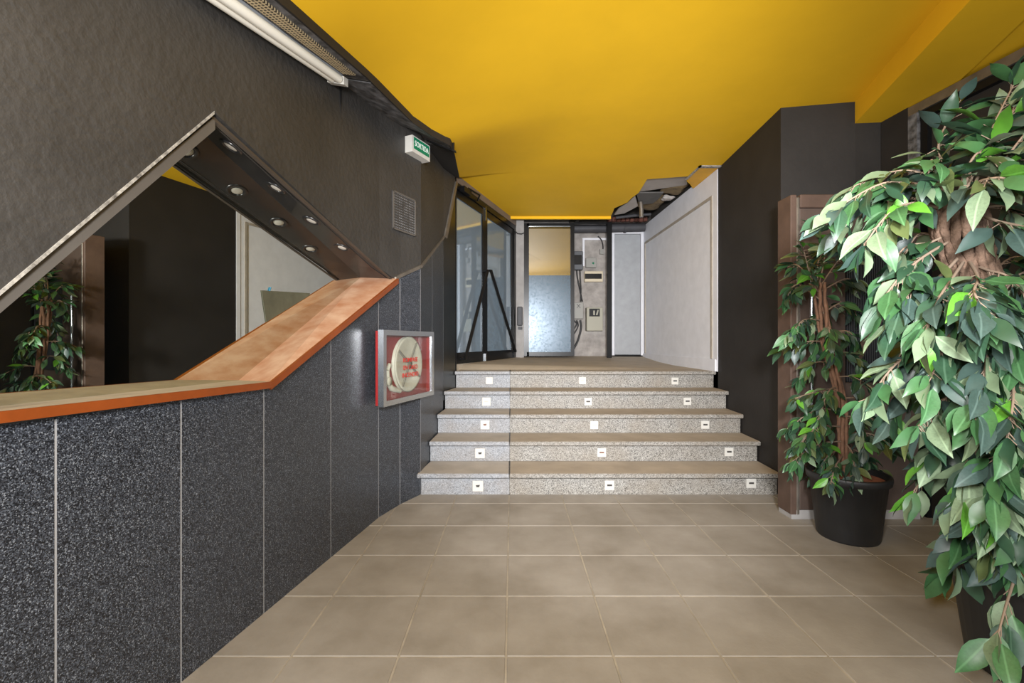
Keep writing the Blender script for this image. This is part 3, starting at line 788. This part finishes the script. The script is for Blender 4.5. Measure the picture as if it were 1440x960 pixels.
rbox(MB(), 0.2, 3.02, 0, 2.665, .05, .06).build('pane', M['black_smooth'], dw)

# pale wall with moulding by the landing
ww = thing('wall_right_landing', (2.1, 5.9, .86), kind='structure')
wa = Vector((2.107, 4.66, 0)); wb = Vector((2.052, 7.15, 0)); d, _ = frame_basis(wa, wb); nrm = Vector((-d.y, d.x, 0)); ln = (wb - wa).length
obox(MB(), wa, d, nrm, 0, ln, .862, CEIL + .03, -.14, 0).build('pale_wall', M['white_wall'], ww)
b = MB()
obox(b, wa, d, nrm, .11, .14, .99, 2.70, 0, .012); obox(b, wa, d, nrm, ln - .16, ln - .13, .99, 2.70, 0, .012)
obox(b, wa, d, nrm, .14, ln - .16, 2.67, 2.70, 0, .012)
b.build('moulding', M['moulding'], ww)
obox(MB(), wa, d, nrm, .02, ln, .862, .985, 0, .02).build('skirting', M['white_wall'], ww)
obox(MB(), wa, d, nrm, -.004, .05, .862, CEIL - .01, 0, .006).build('corner_bead', M['white_wall'], ww)

# ------------------------------------------------------------------ back end of the landing
YB = 7.15
bk = thing('wall_back', (1.0, YB, .95), kind='structure')
MB().box((-0.3, YB, .6), (2.3, YB + .15, 3.42)).build('plaster', M['rough_plaster'], bk)
MB().box((0.0, 6.68, .6), (0.175, 6.9, 2.97)).build('concrete_pier', M['concrete'], bk)
MB().box((-0.3, 6.9, .6), (0.18, 7.15, 2.97)).build('concrete_back', M['concrete'], bk)
# grey service door panel
gd = thing('service_panel', (1.84, 7.11, .95), 'tall plain grey service panel beside the pale moulded wall', 'panel')
MB().bbox((1.60, 7.09, .965), (2.00, 7.13, 2.84), .004).build('leaf', M['grey_panel'], gd)
b = MB(); b.box((1.555, 7.08, .955), (1.595, 7.15, 2.88)); b.box((2.005, 7.08, .955), (2.05, 7.15, 2.88)); b.box((1.595, 7.08, 2.845), (2.005, 7.15, 2.88)); b.build('frame', M['white_wall'], gd)
MB().box((1.56, 7.085, .94), (2.05, 7.12, .964)).build('shadow_gap', M['black_metal'], gd)  # black strip along the bottom of the panel
# fixed glass panel
pz0, pz1 = .955, 2.915
gpn = thing('glass_panel', (0.54, 6.75, pz0), 'tall black-framed glass panel reflecting the yellow ceiling at the landing back', 'glass panel')
b = MB(); x0, x1 = .165, .92; fw = .055
b.box((x0, 6.71, pz0), (x0 + fw + .03, 6.78, pz1)); b.box((x1 - fw, 6.71, pz0), (x1, 6.78, pz1)); b.box((x0 + fw, 6.71, pz1 - .04), (x1 - fw, 6.78, pz1)); b.box((x0 + fw, 6.71, pz0), (x1 - fw, 6.78, pz0 + .06))
b.build('frame', M['black_metal'], gpn)
MB().box((x0 + fw, 6.740, 2.15), (x1 - fw, 6.75, pz1 - .04)).build('pane', M['panel_glass'], gpn)
MB().box((x0 + fw, 6.739, pz0 + .06), (x1 - fw, 6.75, 2.15)).build('pane_film', M['film'], gpn, label='scratched bluish lower glass')
tag(MB().bbox((1.405, 6.71, .93), (1.475, 6.78, 2.93), .004).build('black_post', M['black_metal']), 'black metal post with shiny foot between meters and grey panel', 'post')
MB().box((0.92, 6.71, pz1 - .012), (1.402, 6.76, pz1 + .012)).build('head_rail', M['black_metal'], gpn)
# intercom and cable on the pier
ic = thing('door_intercom', (.12, 6.66, 1.4), 'small grey intercom on the concrete pier beside the glass panel', 'intercom')
b = MB(); b.bbox((.075, 6.65, 1.40), (.155, 6.68, 1.68), .012); b.build('case', M['slate'], ic)
b = MB(); b.bbox((.09, 6.648, 1.345), (.15, 6.68, 1.385), .006); b.build('button_block', M['slate'], ic)
tag(MB().tube([(0.01, 6.66, 2.90), (.03, 6.64, 2.80), (.08, 6.64, 2.745), (.14, 6.65, 2.74), (.17, 6.68, 2.76)], .008, 6).build('loose_cable', M['cable']), 'loose black cable looping at the top of the concrete pier', 'cable')

# electrical boxes
def bxz(x0, y0, x1, y1, Y): 
    a = px(x0, y1, Y); c = px(x1, y0, Y); return a.x, a.z, c.x, c.z
def ebox(name, label, r, m, depth=.09, extra=None):
    Yf = YB - depth
    a, z0, c, z1 = bxz(*r, Yf)
    t = thing(name, ((a + c) / 2, Yf + depth / 2, z0), label, 'electrical box', 'electrical boxes behind the landing')
    MB().bbox((a, Yf, z0), (c, YB - .001, z1), .006).build('case', m, t)
    return t, a, z0, c, z1, Yf
t, a, z0, c, z1, Yf = ebox('meter_box', 'dark grey electric meter, topmost box beside the glass panel', (804, 353, 820, 379), M['dark_box'], .12)
MB().bbox((a + .02, Yf - .012, z0 + .08), (c - .02, Yf + .002, z1 - .06), .006).build('window', M['black_metal'], t)
t, a, z0, c, z1, Yf = ebox('switch_box', 'small grey box with a green lamp above the breaker box', (824, 362, 839, 376), M['grey_box'], .06)
MB().lathe(((a + c) / 2 + .03, Yf - .001, (z0 + z1) / 2 - .01), [(.0001, .01), (.014, .008), (.016, 0)], 12, (0, -1, 0)).build('lamp', M['green_sign'], t)
t, a, z0, c, z1, Yf = ebox('breaker_box', 'cream breaker box with a long black window', (822, 381, 848, 396), M['cream_box'], .07)
MB().bbox((a + .005, Yf - .006, z0 + .045), (c - .02, Yf + .002, z1 - .04), .003).build('window', M['black_metal'], t)
t, a, z0, c, z1, Yf = ebox('junction_box', 'grey junction box marked with an X above the cable bundle', (803, 425, 820.5, 448), M['grey_box'], .11)
text_mesh('mark', 'X', .09, M['cable'], t, Vector(((a + c) / 2 + .02, Yf - .001, z1 - .06)), Vector((1, 0, 0)), UP, Vector((0, -1, 0)))
t, a, z0, c, z1, Yf = ebox('meter_cabinet', 'beige meter cabinet with a dark square window, lowest of the boxes', (825, 432, 848, 465), M['beige_box'], .14)
wn = MB().bbox((a + .04, Yf - .006, z1 - .14), (c - .05, Yf + .002, z1 - .02), .003).build('window', M['black_metal'], t)
b = MB(); b.box((a + .10, Yf - .010, z1 - .12), (a + .125, Yf - .005, z1 - .05)); b.prism([(a + .14, Yf - .010, z1 - .12), (a + .165, Yf - .010, z1 - .12), (a + .185, Yf - .010, z1 - .04), (a + .165, Yf - .010, z1 - .04)], (0, .004, 0)); b.build('dial', M['beige_box'], wn)
# cables
def cable(pts, label, r=.012):
    P_ = [px(x, y, YB - dd) for x, y, dd in pts]
    # smooth by catmull subdivision
    out = []
    for i in range(len(P_) - 1):
        p0 = P_[max(i - 1, 0)]; p1 = P_[i]; p2 = P_[i + 1]; p3 = P_[min(i + 2, len(P_) - 1)]
        for s in range(6):
            t = s / 6
            out.append(0.5 * ((2 * p1) + (p2 - p0) * t + (2 * p0 - 5 * p1 + 4 * p2 - p3) * t * t + (3 * p1 - p0 - 3 * p2 + p3) * t ** 3))
    out.append(P_[-1])
    tag(MB().tube(out, r, 6).build('power_cable', M['cable']), label, 'cable', 'cables behind the landing')
cable([(811, 379, .05), (812, 390, .05), (815, 405, .04), (819, 424, .04)], 'black cable curving from the dark meter to the junction box')
cable([(815.5, 379, .09), (816, 392, .10), (817, 408, .10), (816.5, 424, .09)], 'second black cable hanging beside the curved one under the dark meter', .010)
cable([(816, 450, .06), (817, 462, .06), (812, 480, .06), (805, 493, .06)], 'thick black cable dropping from the junction box to the landing', .016)
cable([(806, 450, .05), (811, 455, .06), (806, 464, .05)], 'short looped black cable under the junction box', .012)
cable([(811, 450, .04), (813, 458, .05), (807, 470, .04)], 'frayed black cable under the junction box', .010)
cable([(841, 332, .04), (846, 338, .04), (848, 348, .04), (847, 357, .04)], 'thin black cable falling from the dark duct', .009)
b = MB(); a = px(819, 335, YB); c = px(852, 352, YB)
b.box((a.x, YB - .025, c.z - .25), (a.x + .03, YB - .001, a.z)); b.box((a.x + .03, YB - .025, a.z - .03), (c.x, YB - .001, a.z)); tag(b.build('white_conduit', M['white_wall']), 'white square-cornered conduit around the meter niche', 'conduit')
tag(MB().box((px(843, 0, YB).x, YB - .05, px(0, 358, YB).z), (px(848, 0, YB).x, YB - .001, px(0, 351, YB).z)).build('socket', M['grey_box']), 'tiny grey socket below the thin falling cable', 'socket')
# dark duct across the top
dk = thing('air_duct', (1.5, 7.0, 2.88), 'dark grey duct running across above the meters and grey panel', 'duct')
MB().tube([(0.86, 7.00, 2.905), (1.4, 7.00, 2.91), (2.04, 7.00, 2.925)], .065, 14).build('pipe', M['slate'], dk)
for x in (1.30, 1.72): MB().tube([(x, 7.00, 2.91), (x + .03, 7.00, 2.911)], .071, 14).build('collar', M['slate'], dk)

# broken ceiling: hanging boards, pipes, bricks and lumps
hp = [px(910, 253.5, 4.99), px(967, 249.5, 4.90), px(966, 267, 5.35), px(896, 271.5, 5.55)]
for p in hp: p.z = CEIL + .03
hp[2].z += .04; hp[3].z += .02
tag(MB().prism(hp, (0, 0, .014)).build('bare_board', M['board']), 'pale bare plasterboard sheet inside the broken ceiling hole', 'board')
q = [px(895, 271.5, 5.53), px(933, 271, 5.5), px(926, 280, 5.75), px(918, 286, 5.9), px(899, 288, 5.95)]
tag(MB().prism(q, (.004, .0, .014)).build('hanging_board', M['board_dark']), 'dark grey board flap hanging from the broken ceiling', 'board')
q = [px(893, 278, 5.6), px(897, 292, 5.95), px(878, 302, 6.3), px(864, 304, 6.42), px(870, 296, 6.2), px(884, 287, 5.85)]
for p in q: p.z = min(p.z + .02, CEIL + .06)
tag(MB().prism(q, (0, 0, .015)).build('torn_board', M['board']), 'torn grey plasterboard strip along the yellow ceiling edge', 'board')
tag(MB().tube([px(901, 284, 5.8), px(902, 296, 5.8), px(902, 305, 5.8)], .026, 8).build('hanging_channel', M['alu']), 'short metal channel hanging from the ceiling hole', 'channel')
tag(MB().tube([px(866, 306, 6.5), px(890, 303, 6.5), px(915, 301, 6.5)], .020, 8).build('ceiling_pipe', M['slate']), 'thin grey pipe crossing the ceiling hole', 'pipe')
random.seed(11)
for k in range(9):
    x = 1.46 + k * .068; b = MB()
    h = random.uniform(.065, .085); b.bbox((x, 6.92, 2.998 + random.uniform(-.002, .006)), (x + .06, 7.0, 2.985 + h), .008)
    tag(b.build('broken_brick', M['brick']), 'broken red-brown brick in the row above the dark duct', 'brick', 'bricks above the duct')
def lump(c, r, seed, m, name, label, cat):
    bm = bmesh.new(); bmesh.ops.create_icosphere(bm, subdivisions=3, radius=1.0)
    rnd = random.Random(seed); ph = [rnd.uniform(0, 6) for _ in range(6)]
    for v in bm.verts:
        n = v.co.copy(); k = 1 + .18 * math.sin(4 * n.x + ph[0]) + .14 * math.sin(5 * n.y + ph[1]) + .12 * math.sin(7 * n.z + ph[2] + 3 * n.x)
        v.co = Vector((n.x * r[0], n.y * r[1], n.z * r[2])) * k + Vector(c)
    mb = MB(); bm.verts.index_update(); mb.add([v.co.copy() for v in bm.verts], [[v.index for v in f.verts] for f in bm.faces], True); bm.free()
    tag(mb.build(name, m), label, cat)
lump((1.86, 6.1, 3.03), (.19, .22, .05), 1, M['rubble'], 'insulation_lump', 'brown insulation lump deep in the ceiling hole', 'insulation')
lump((1.98, 5.55, 3.04), (.13, .16, .05), 2, M['rubble'], 'insulation_lump', 'brown insulation lump beside the pale bare board', 'insulation')
lump((1.97, 5.76, 2.985), (.07, .06, .03), 5, M['board'], 'plaster_lump', 'pale plaster lump resting at the pale wall top', 'plaster')

# ------------------------------------------------------------------ double glass door on the left of the landing
D0 = Vector((-0.58, 4.95, 0)); D1 = Vector((0.02, 6.66, 0)); d, nrm = frame_basis(D0, D1); dl = (D1 - D0).length
dr = thing('door_1', D0 + Vector((0, 0, .93)), kind='structure')
tm = .389 * dl
s_start = -.30
b = MB()
obox(b, D0, d, nrm, s_start, dl + .05, 2.80, 2.865, -.05, .03); obox(b, D0, d, nrm, dl - .05, dl + .05, .86, 2.80, -.05, .03)
b.build('frame', M['black_metal'], dr)
obox(MB(), D0, d, nrm, s_start, dl + .05, 2.865, CEIL + .02, -.05, .035).build('header', M['header'], dr)
obox(MB(), D0, d, nrm, s_start, dl + .05, .60, .925, -.06, .0).build('threshold', M['platform'], dr)
def leaf(sa, sb, bar0, bar1):
    zb0 = .930
    b = MB(); w = .075
    obox(b, D0, d, nrm, sa, sa + w, zb0, 2.795, -.02, .015); obox(b, D0, d, nrm, sb - w, sb, zb0, 2.795, -.02, .015)
    obox(b, D0, d, nrm, sa + w, sb - w, zb0, zb0 + .12, -.02, .015); obox(b, D0, d, nrm, sa + w, sb - w, 2.715, 2.795, -.02, .015)
    lf = b.build('door_leaf', M['black_metal'], dr)
    obox(MB(), D0, d, nrm, sa + w, sb - w, zb0 + .12, 2.715, -.006, .002).build('glass_pane', M['door_glass'], lf)
    o0 = D0 + d * bar0[0] + nrm * .07 + UP * bar0[1]; o1 = D0 + d * bar1[0] + nrm * .07 + UP * bar1[1]
    b = MB(); b.tube([o0, o1], .020, 8); b.tube([o0, o0 - nrm * .055], .016, 8); b.tube([o1, o1 - nrm * .055], .016, 8)
    b.build('pull_bar', M['black_metal'], lf)
leaf(s_start + .02, tm - .003, (tm - .05, 2.03), (.02, .98))
leaf(tm + .003, dl - .055, (tm + .06, 2.05), (dl - .11, 1.03))
b = MB(); obox(b, D0, d, nrm, tm - .012, tm + .012, 2.66, 2.83, .016, .03); b.build('flush_bolt', M['chrome'], dr, label='chrome flush bolt')
b = MB(); obox(b, D0, d, nrm, tm - .012, tm + .012, .925, 1.02, .016, .03); b.build('flush_bolt', M['chrome'], dr, label='chrome flush bolt')
b = MB(); obox(b, D0, d, nrm, -.02, .16, 2.79, 2.85, .03, .08); b.tube([D0 + d * .1 + nrm * .07 + UP * 2.86, D0 + d * .3 + nrm * .12 + UP * 2.84, D0 + d * .42 + nrm * .04 + UP * 2.82], .010, 6)
b.build('door_closer', M['black_metal'], dr)

# ------------------------------------------------------------------ brown cabinet on the right
cb = thing('display_cabinet', (2.25, 3.05, 0), 'tall rusty brown cabinet with ribbed grille and chrome rod behind the potted plants', 'cabinet')
YF = 3.0
MB().box((1.86, YF + .02, .06), (2.69, 3.14, 2.12)).build('body', M['rust_wood'], cb)
MB().bbox((1.835, YF - .005, 0.03), (1.875, 3.145, 2.136), .004).build('side_post', M['rust_edge'], cb)
MB().bbox((1.876, YF - .004, 0.03), (1.895, YF + .03, 2.12), .003).build('metal_bead', M['alu'], cb)
MB().bbox((1.895, YF - .012, 2.05), (2.69, YF + .03, 2.136), .004).build('top_rail', M['rust_edge'], cb)
MB().bbox((1.897, YF, .06), (2.20, YF + .03, 2.049), .004).build('stile', M['rust_wood'], cb)
MB().bbox((2.20, YF + .005, 1.76), (2.69, YF + .03, 2.049), .004).build('top_panel', M['rust_wood'], cb)
MB().bbox((2.20, YF + .008, .06), (2.69, YF + .03, .90), .004).build('lower_panel', M['rust_wood'], cb)
MB().box((2.20, YF + .014, .90), (2.69, YF + .021, 1.76)).build('recess', M['black_metal'], cb)
r0 = None
for i in range(32):
    x = 2.208 + i * .015
    if r0 is None:
        r0 = MB().box((x, YF + .002, .905), (x + .008, YF + .0135, 1.755)).build('grille_rib', M['rib'], cb); rx0 = x
    else:
        o = r0.copy(); COL.objects.link(o); o.parent = cb; o.location = (x - rx0, 0, 0)
b = MB(); A_ = Vector((2.475, YF - .012, 1.44)); B_ = Vector((2.25, YF - .012, 1.03)); dd = (B_ - A_).normalized(); pp = Vector((-dd.z, 0, dd.x)) * .028
b.prism([A_ + pp, B_ + pp, B_ - pp, A_ - pp], (0, .012, 0)); b.build('diagonal_slat', M['rust_edge'], cb)
b = MB(); xh = 1.945
b.tube([(xh, YF - .045, .60), (xh, YF - .045, 1.60)], .011, 10)
for z in (.66, 1.54): b.tube([(xh, YF - .045, z), (xh, YF + .002, z)], .008, 8)
b.build('pull_rod', M['chrome'], cb, label='chrome vertical pull rod')
MB().box((1.84, YF - .002, 0), (2.69, 3.14, .059)).build('plinth', M['concrete'], cb)

# ------------------------------------------------------------------ potted artificial ficus plants
def leaf_mesh(seed, m, curl, fold):
    rnd = random.Random(seed)
    prof = [(0, .02), (.12, .26), (.3, .46), (.48, .50), (.66, .40), (.82, .22), (.93, .08), (1.0, .005)]
    vs = []; fs = []
    wob = rnd.uniform(-.06, .06)
    for i, (t, w) in enumerate(prof):
        w *= .43
        z = -curl * t * t + .015 * math.sin(9 * t + seed)
        x = wob * .3 * math.sin(t * 3)
        vs += [(x - w, t, z + fold * w + .012 * math.sin(11 * t)), (x, t, z), (x + w, t, z + fold * w - .012 * math.sin(13 * t))]
    for i in range(len(prof) - 1):
        a = 3 * i
        fs += [(a, a + 1, a + 4, a + 3), (a + 1, a + 2, a + 5, a + 4)]
    me = bpy.data.meshes.new('leaf'); me.from_pydata(vs, [], fs)
    for p in me.polygons: p.use_smooth = True
    me.materials.append(m); return me
LM = [[leaf_mesh(7 * i + j, m, (.08, .22, .38)[j], (.25, .45, .12)[j]) for j in range(3)] for i, m in enumerate(LEAF)]

def branch_curve(P_, n=5):
    P_ = [Vector(p) for p in P_]; out = []
    for i in range(len(P_) - 1):
        p0 = P_[max(i - 1, 0)]; p1 = P_[i]; p2 = P_[i + 1]; p3 = P_[min(i + 2, len(P_) - 1)]
        for s in range(n):
            t = s / n
            out.append(0.5 * ((2 * p1) + (p2 - p0) * t + (2 * p0 - 5 * p1 + 4 * p2 - p3) * t * t + (3 * p1 - p0 - 3 * p2 + p3) * t ** 3))
    out.append(P_[-1]); return out

def make_plant(name, label, base, pot_r, pot_h, trunk, branches, weights, leaf_len, seed, limit=300, per=0.028, bark='bark'):
    rnd = random.Random(seed)
    root = thing(name, base, label, 'potted plant', 'artificial ficus trees in black pots')
    bx_, by_, _ = base
    c = Vector((bx_, by_, 0))
    rt, rb = pot_r, pot_r * .78
    MB().lathe(c, [(.0001, 0), (rb * .96, 0), (rb, .012), (rt * .955, pot_h - .045), (rt * 1.03, pot_h - .042), (rt * 1.05, pot_h - .006), (rt * 1.03, pot_h), (rt * .97, pot_h), (rt * .93, pot_h - .03), (rt * .80, pot_h - .10)], 36).build('pot', M['pot'], root, label='dusty black plastic pot')
    b = MB(); b.lathe(c, [(.0001, pot_h - .028), (rt * .5, pot_h - .022), (rt * .94, pot_h - .035)], 30); b.build('soil', M['soil'], root, label='terracotta-coloured filler')
    # trunk: vines twisted round the axis
    ax = branch_curve(trunk['axis'], 6)
    for k in range(trunk['n']):
        pts = []; rs = []
        for i, p in enumerate(ax):
            t = i / (len(ax) - 1)
            a = 2 * math.pi * k / trunk['n'] + t * trunk['twist'] + rnd.uniform(-.1, .1)
            rr = trunk['r'](t) * rnd.uniform(.9, 1.1)
            pts.append(p + Vector((math.cos(a) * rr, math.sin(a) * rr, rnd.uniform(-.004, .004)))); rs.append(trunk['vr'](t) * rnd.uniform(.85, 1.15))
        MB().tube(pts, rs, 7).build('vine_stem', M[bark], root)
    leaves = []
    def put_leaf(p, dirv):
        dirv = dirv.normalized()
        side = dirv.cross(Vector((rnd.uniform(-1.1, 1.1), rnd.uniform(-1.2, .7), 1)))
        if side.length < .01: side = Vector((1, 0, 0))
        side.normalize(); up = side.cross(dirv).normalized()
        rot = Matrix((side, dirv, up)).transposed()
        s = leaf_len * rnd.uniform(.72, 1.18)
        wi = rnd.choices(range(len(LEAF)), weights)[0]
        leaves.append((p.copy(), rot, s, wi, rnd.randrange(3)))
    tw = MB()
    for br in branches:
        cv = branch_curve(br['pts'], 6)
        r0_ = br.get('r', .006)
        tw.tube(cv, [lerp(r0_, .0022, i / (len(cv) - 1)) for i in range(len(cv))], 5)
        L = sum((cv[i + 1] - cv[i]).length for i in range(len(cv) - 1))
        n = max(3, int(L / per * br.get('dens', 1)))
        for q in range(n):
            t = lerp(br.get('from', .25), 1.0, (q + rnd.random()) / n); f = t * (len(cv) - 1); i = min(int(f), len(cv) - 2)
            p = cv[i].lerp(cv[i + 1], f - i); tg = (cv[i + 1] - cv[i]).normalized()
            sd = Vector((rnd.uniform(-1, 1), rnd.uniform(-1, 1), rnd.uniform(-.6, .6)))
            dv = tg * .7 + sd * .8 + Vector((0, -.15, -.45))
            st = p + dv.normalized() * leaf_len * rnd.uniform(.15, .35)
            tw.tube([p, st], [.002, .0013], 4, cap=False)
            put_leaf(st, dv)
        put_leaf(cv[-1], (cv[-1] - cv[-2]).normalized() + Vector((0, 0, -.2)))
    tw.build('twigs', M['twig'], root, kind='stuff')
    camp = Vector((0, 0, CAMZ))
    leaves.sort(key=lambda l: (l[0] - camp).length / l[2])
    for p, rot, s, wi, v in leaves[:limit]:
        o = bpy.data.objects.new('leaf', LM[wi][v]); COL.objects.link(o); o.parent = root
        o.matrix_local = Matrix.Translation(p - OFF[root]) @ rot.to_4x4() @ Matrix.Diagonal((s, s, s, 1))
    rest = leaves[limit:]
    if rest:
        me = bpy.data.meshes.new('foliage'); vs = []; fs = []; mi = []
        for p, rot, s, wi, v in rest:
            src = LM[wi][v]; o_ = len(vs)
            vs += [rot @ (w.co * s) + p - OFF[root] for w in src.vertices]
            for f in src.polygons: fs.append([o_ + i for i in f.vertices]); mi.append(wi)
        me.from_pydata([tuple(v) for v in vs], [], fs)
        for m in LEAF: me.materials.append(m)
        for p, i in zip(me.polygons, mi): p.material_index = i; p.use_smooth = True
        o = bpy.data.objects.new('foliage', me); COL.objects.link(o); o.parent = root; o['kind'] = 'stuff'
    print(name, 'leaves', len(leaves))
    return root

# smaller plant beside the stairs, standing before the cabinet
Y1 = 2.74
def p1(x, y, dy=0): return px(x, y, Y1 + dy)
ax1 = [(2.02, Y1, .30), p1(1186, 620), p1(1182, 560), p1(1166, 500), p1(1156, 440), p1(1150, 398)]
rnd = random.Random(5)
br1 = []
for (xa, ya, xb, yb, xc, yc) in [
    (1152, 400, 1160, 350, 1145, 322), (1152, 405, 1180, 365, 1205, 352), (1150, 405, 1125, 375, 1112, 372), (1154, 410, 1188, 392, 1206, 398),
    (1152, 420, 1120, 400, 1106, 420), (1158, 440, 1185, 425, 1203, 440), (1155, 450, 1130, 450, 1112, 470), (1160, 470, 1190, 465, 1205, 478),
    (1160, 480, 1135, 480, 1100, 490), (1166, 500, 1190, 495, 1212, 510), (1170, 510, 1145, 510, 1125, 530), (1175, 530, 1200, 530, 1225, 545),
    (1180, 550, 1150, 550, 1118, 560), (1182, 560, 1210, 560, 1238, 575), (1184, 580, 1150, 575, 1108, 602), (1184, 590, 1220, 585, 1252, 610),
    (1185, 600, 1150, 600, 1125, 625), (1186, 610, 1225, 610, 1262, 632), (1186, 620, 1150, 625, 1112, 650), (1187, 625, 1215, 640, 1236, 660),
    (1187, 630, 1165, 640, 1150, 665), (1187, 620, 1200, 640, 1200, 672), (1186, 600, 1195, 590, 1190, 620), (1160, 470, 1165, 460, 1172, 500),
    (1150, 400, 1150, 370, 1160, 350), (1150, 410, 1140, 390, 1130, 350), (1186, 640, 1175, 655, 1168, 680), (1155, 440, 1150, 445, 1140, 500), (1178, 545, 1165, 550, 1150, 590), (1184, 585, 1205, 590, 1215, 630)]:
    dy = rnd.uniform(-.22, .16)
    br1.append(dict(pts=[p1(xa, ya), p1(xb, yb, dy * .6), p1(xc, yc, dy)], r=.005))
make_plant('potted_ficus', 'slender artificial ficus in a black pot standing against the brown cabinet', (2.02, Y1, 0), .205, .385,
           dict(axis=ax1, n=6, twist=3.5, r=lambda t: .020 + .030 * max(0, t - .55), vr=lambda t: .012 - .004 * t), br1,
           [36, 26, 10, 6, 16, 12], .090, 21, per=.0115)

# big plant close to the entrance side
Y2 = 1.60
def p2(x, y, dy=0): return px(x, y, Y2 + dy)
ax2 = [(1.875, Y2, .30), p2(1446, 640), p2(1420, 540), p2(1395, 450), p2(1362, 370), p2(1342, 292)]
br2 = []
rnd = random.Random(9)
raw = [
    # arching sprays to the left
    ((1345, 290), (1300, 262), (1240, 258), (1165, 300), -.05, 1.25), ((1345, 292), (1290, 280), (1230, 275), (1180, 325), .05, 1.1), ((1340, 300), (1290, 285), (1250, 300), (1215, 345), -.1, 1.1),
    # upward sprays
    ((1345, 290), (1330, 240), (1320, 200), (1345, 150), .1, 1.0), ((1348, 290), (1365, 240), (1400, 190), (1438, 140), -.1, 1.2), ((1350, 290), (1385, 255), (1420, 230), (1450, 215), -.1, 1.3),
    ((1342, 292), (1320, 255), (1310, 225), (1305, 250), -.1, 1.0), ((1350, 292), (1390, 270), (1425, 260), (1470, 290), -.2, 1.3), ((1350, 300), (1400, 200), (1440, 130), (1480, 110), .05, 1.2),
    ((1345, 290), (1355, 250), (1375, 215), (1400, 225), -.15, 1.2), ((1348, 290), (1400, 310), (1440, 320), (1480, 350), -.25, 1.2),
    ((1348, 290), (1375, 230), (1400, 170), (1425, 120), -.05, 1.3), ((1350, 290), (1400, 240), (1440, 190), (1470, 160), -.2, 1.3), ((1348, 290), (1370, 260), (1400, 250), (1440, 250), -.3, 1.3),
    ((1345, 290), (1310, 250), (1260, 240), (1200, 262), .1, 1.2), ((1350, 300), (1400, 290), (1430, 300), (1460, 330), -.1, 1.3),
    # middle
    ((1350, 320), (1310, 340), (1270, 350), (1240, 400), .0, 1.2), ((1352, 330), (1300, 360), (1265, 390), (1235, 430), -.1, 1.2), ((1358, 350), (1320, 390), (1280, 410), (1255, 455), -.15, 1.2),
    ((1360, 360), (1340, 390), (1320, 420), (1300, 470), -.25, 1.2), ((1365, 370), (1390, 380), (1420, 390), (1455, 430), -.2, 1.3), ((1370, 380), (1380, 400), (1400, 430), (1420, 480), -.3, 1.3),
    ((1380, 410), (1340, 430), (1300, 450), (1265, 500), -.05, 1.2), ((1385, 420), (1350, 450), (1330, 480), (1310, 530), -.25, 1.3), ((1390, 440), (1410, 440), (1440, 460), (1470, 500), -.2, 1.2),
    ((1400, 460), (1360, 480), (1320, 500), (1285, 545), .1, 1.2), ((1360, 362), (1375, 390), (1370, 410), (1385, 440), -.4, 1.2),
    # low left spray
    ((1410, 500), (1340, 500), (1270, 505), (1222, 560), -.1, .9), ((1408, 500), (1350, 520), (1300, 530), (1255, 585), .0, 1.0), ((1415, 520), (1370, 540), (1330, 560), (1290, 600), -.2, 1.2),
    ((1418, 530), (1380, 560), (1340, 600), (1310, 640), -.1, 1.2), ((1420, 540), (1370, 590), (1330, 630), (1285, 690), .0, .9), ((1425, 560), (1390, 600), (1370, 640), (1350, 700), -.25, 1.3),
    ((1428, 580), (1400, 620), (1390, 670), (1385, 720), -.3, 1.3), ((1430, 600), (1440, 640), (1450, 690), (1450, 740), -.3, 1.2), ((1425, 560), (1440, 570), (1460, 600), (1475, 650), -.25, 1.2),
    ((1432, 620), (1400, 680), (1370, 720), (1345, 770), -.1, 1.0), ((1444, 640), (1410, 690), (1400, 730), (1390, 770), -.2, 1.1), ((1446, 650), (1435, 700), (1430, 750), (1425, 790), -.2, 1.0),
    ((1436, 650), (1400, 720), (1360, 760), (1340, 800), .05, 1.0), ((1446, 700), (1432, 790), (1415, 850), (1404, 890), -.33, .35), ((1400, 470), (1420, 520), (1425, 560), (1415, 620), -.4, 1.2),
    ((1380, 410), (1390, 470), (1385, 520), (1370, 580), -.35, 1.2), ((1430, 600), (1410, 630), (1400, 640), (1395, 690), -.35, 1.0), ((1345, 300), (1320, 330), (1290, 330), (1265, 375), .15, 1.1),
]
for a, b_, c_, e_, dy, dn in raw:
    br2.append(dict(pts=[p2(*a), p2(b_[0], b_[1], dy * .5), p2(c_[0], c_[1], dy * .85), p2(e_[0], e_[1], dy)], r=.006, dens=dn))
for k in range(14):   # hidden side of the crown, away from the photo's viewpoint
    t = rnd.uniform(.3, 1); i = t * 4.99; ii = int(i); s = Vector(ax2[ii]).lerp(Vector(ax2[min(ii + 1, 5)]), i - ii)
    e = s + Vector((rnd.uniform(.1, .4), rnd.uniform(-.05, .35), rnd.uniform(-.15, .2)))
    br2.append(dict(pts=[s, s.lerp(e, .5) + Vector((0, 0, .06)), e], r=.005))
make_plant('potted_ficus', 'big leafy artificial ficus with thick bark trunk beside the dark shopfront', (1.875, Y2, 0), .26, .40,
           dict(axis=ax2, n=16, twist=1.6, r=lambda t: .046 + .040 * max(0, t - .5), vr=lambda t: .010 + .006 * t), br2,
           [34, 26, 24, 4, 24, 3], .114, 33, per=.019, bark='bark_pale')
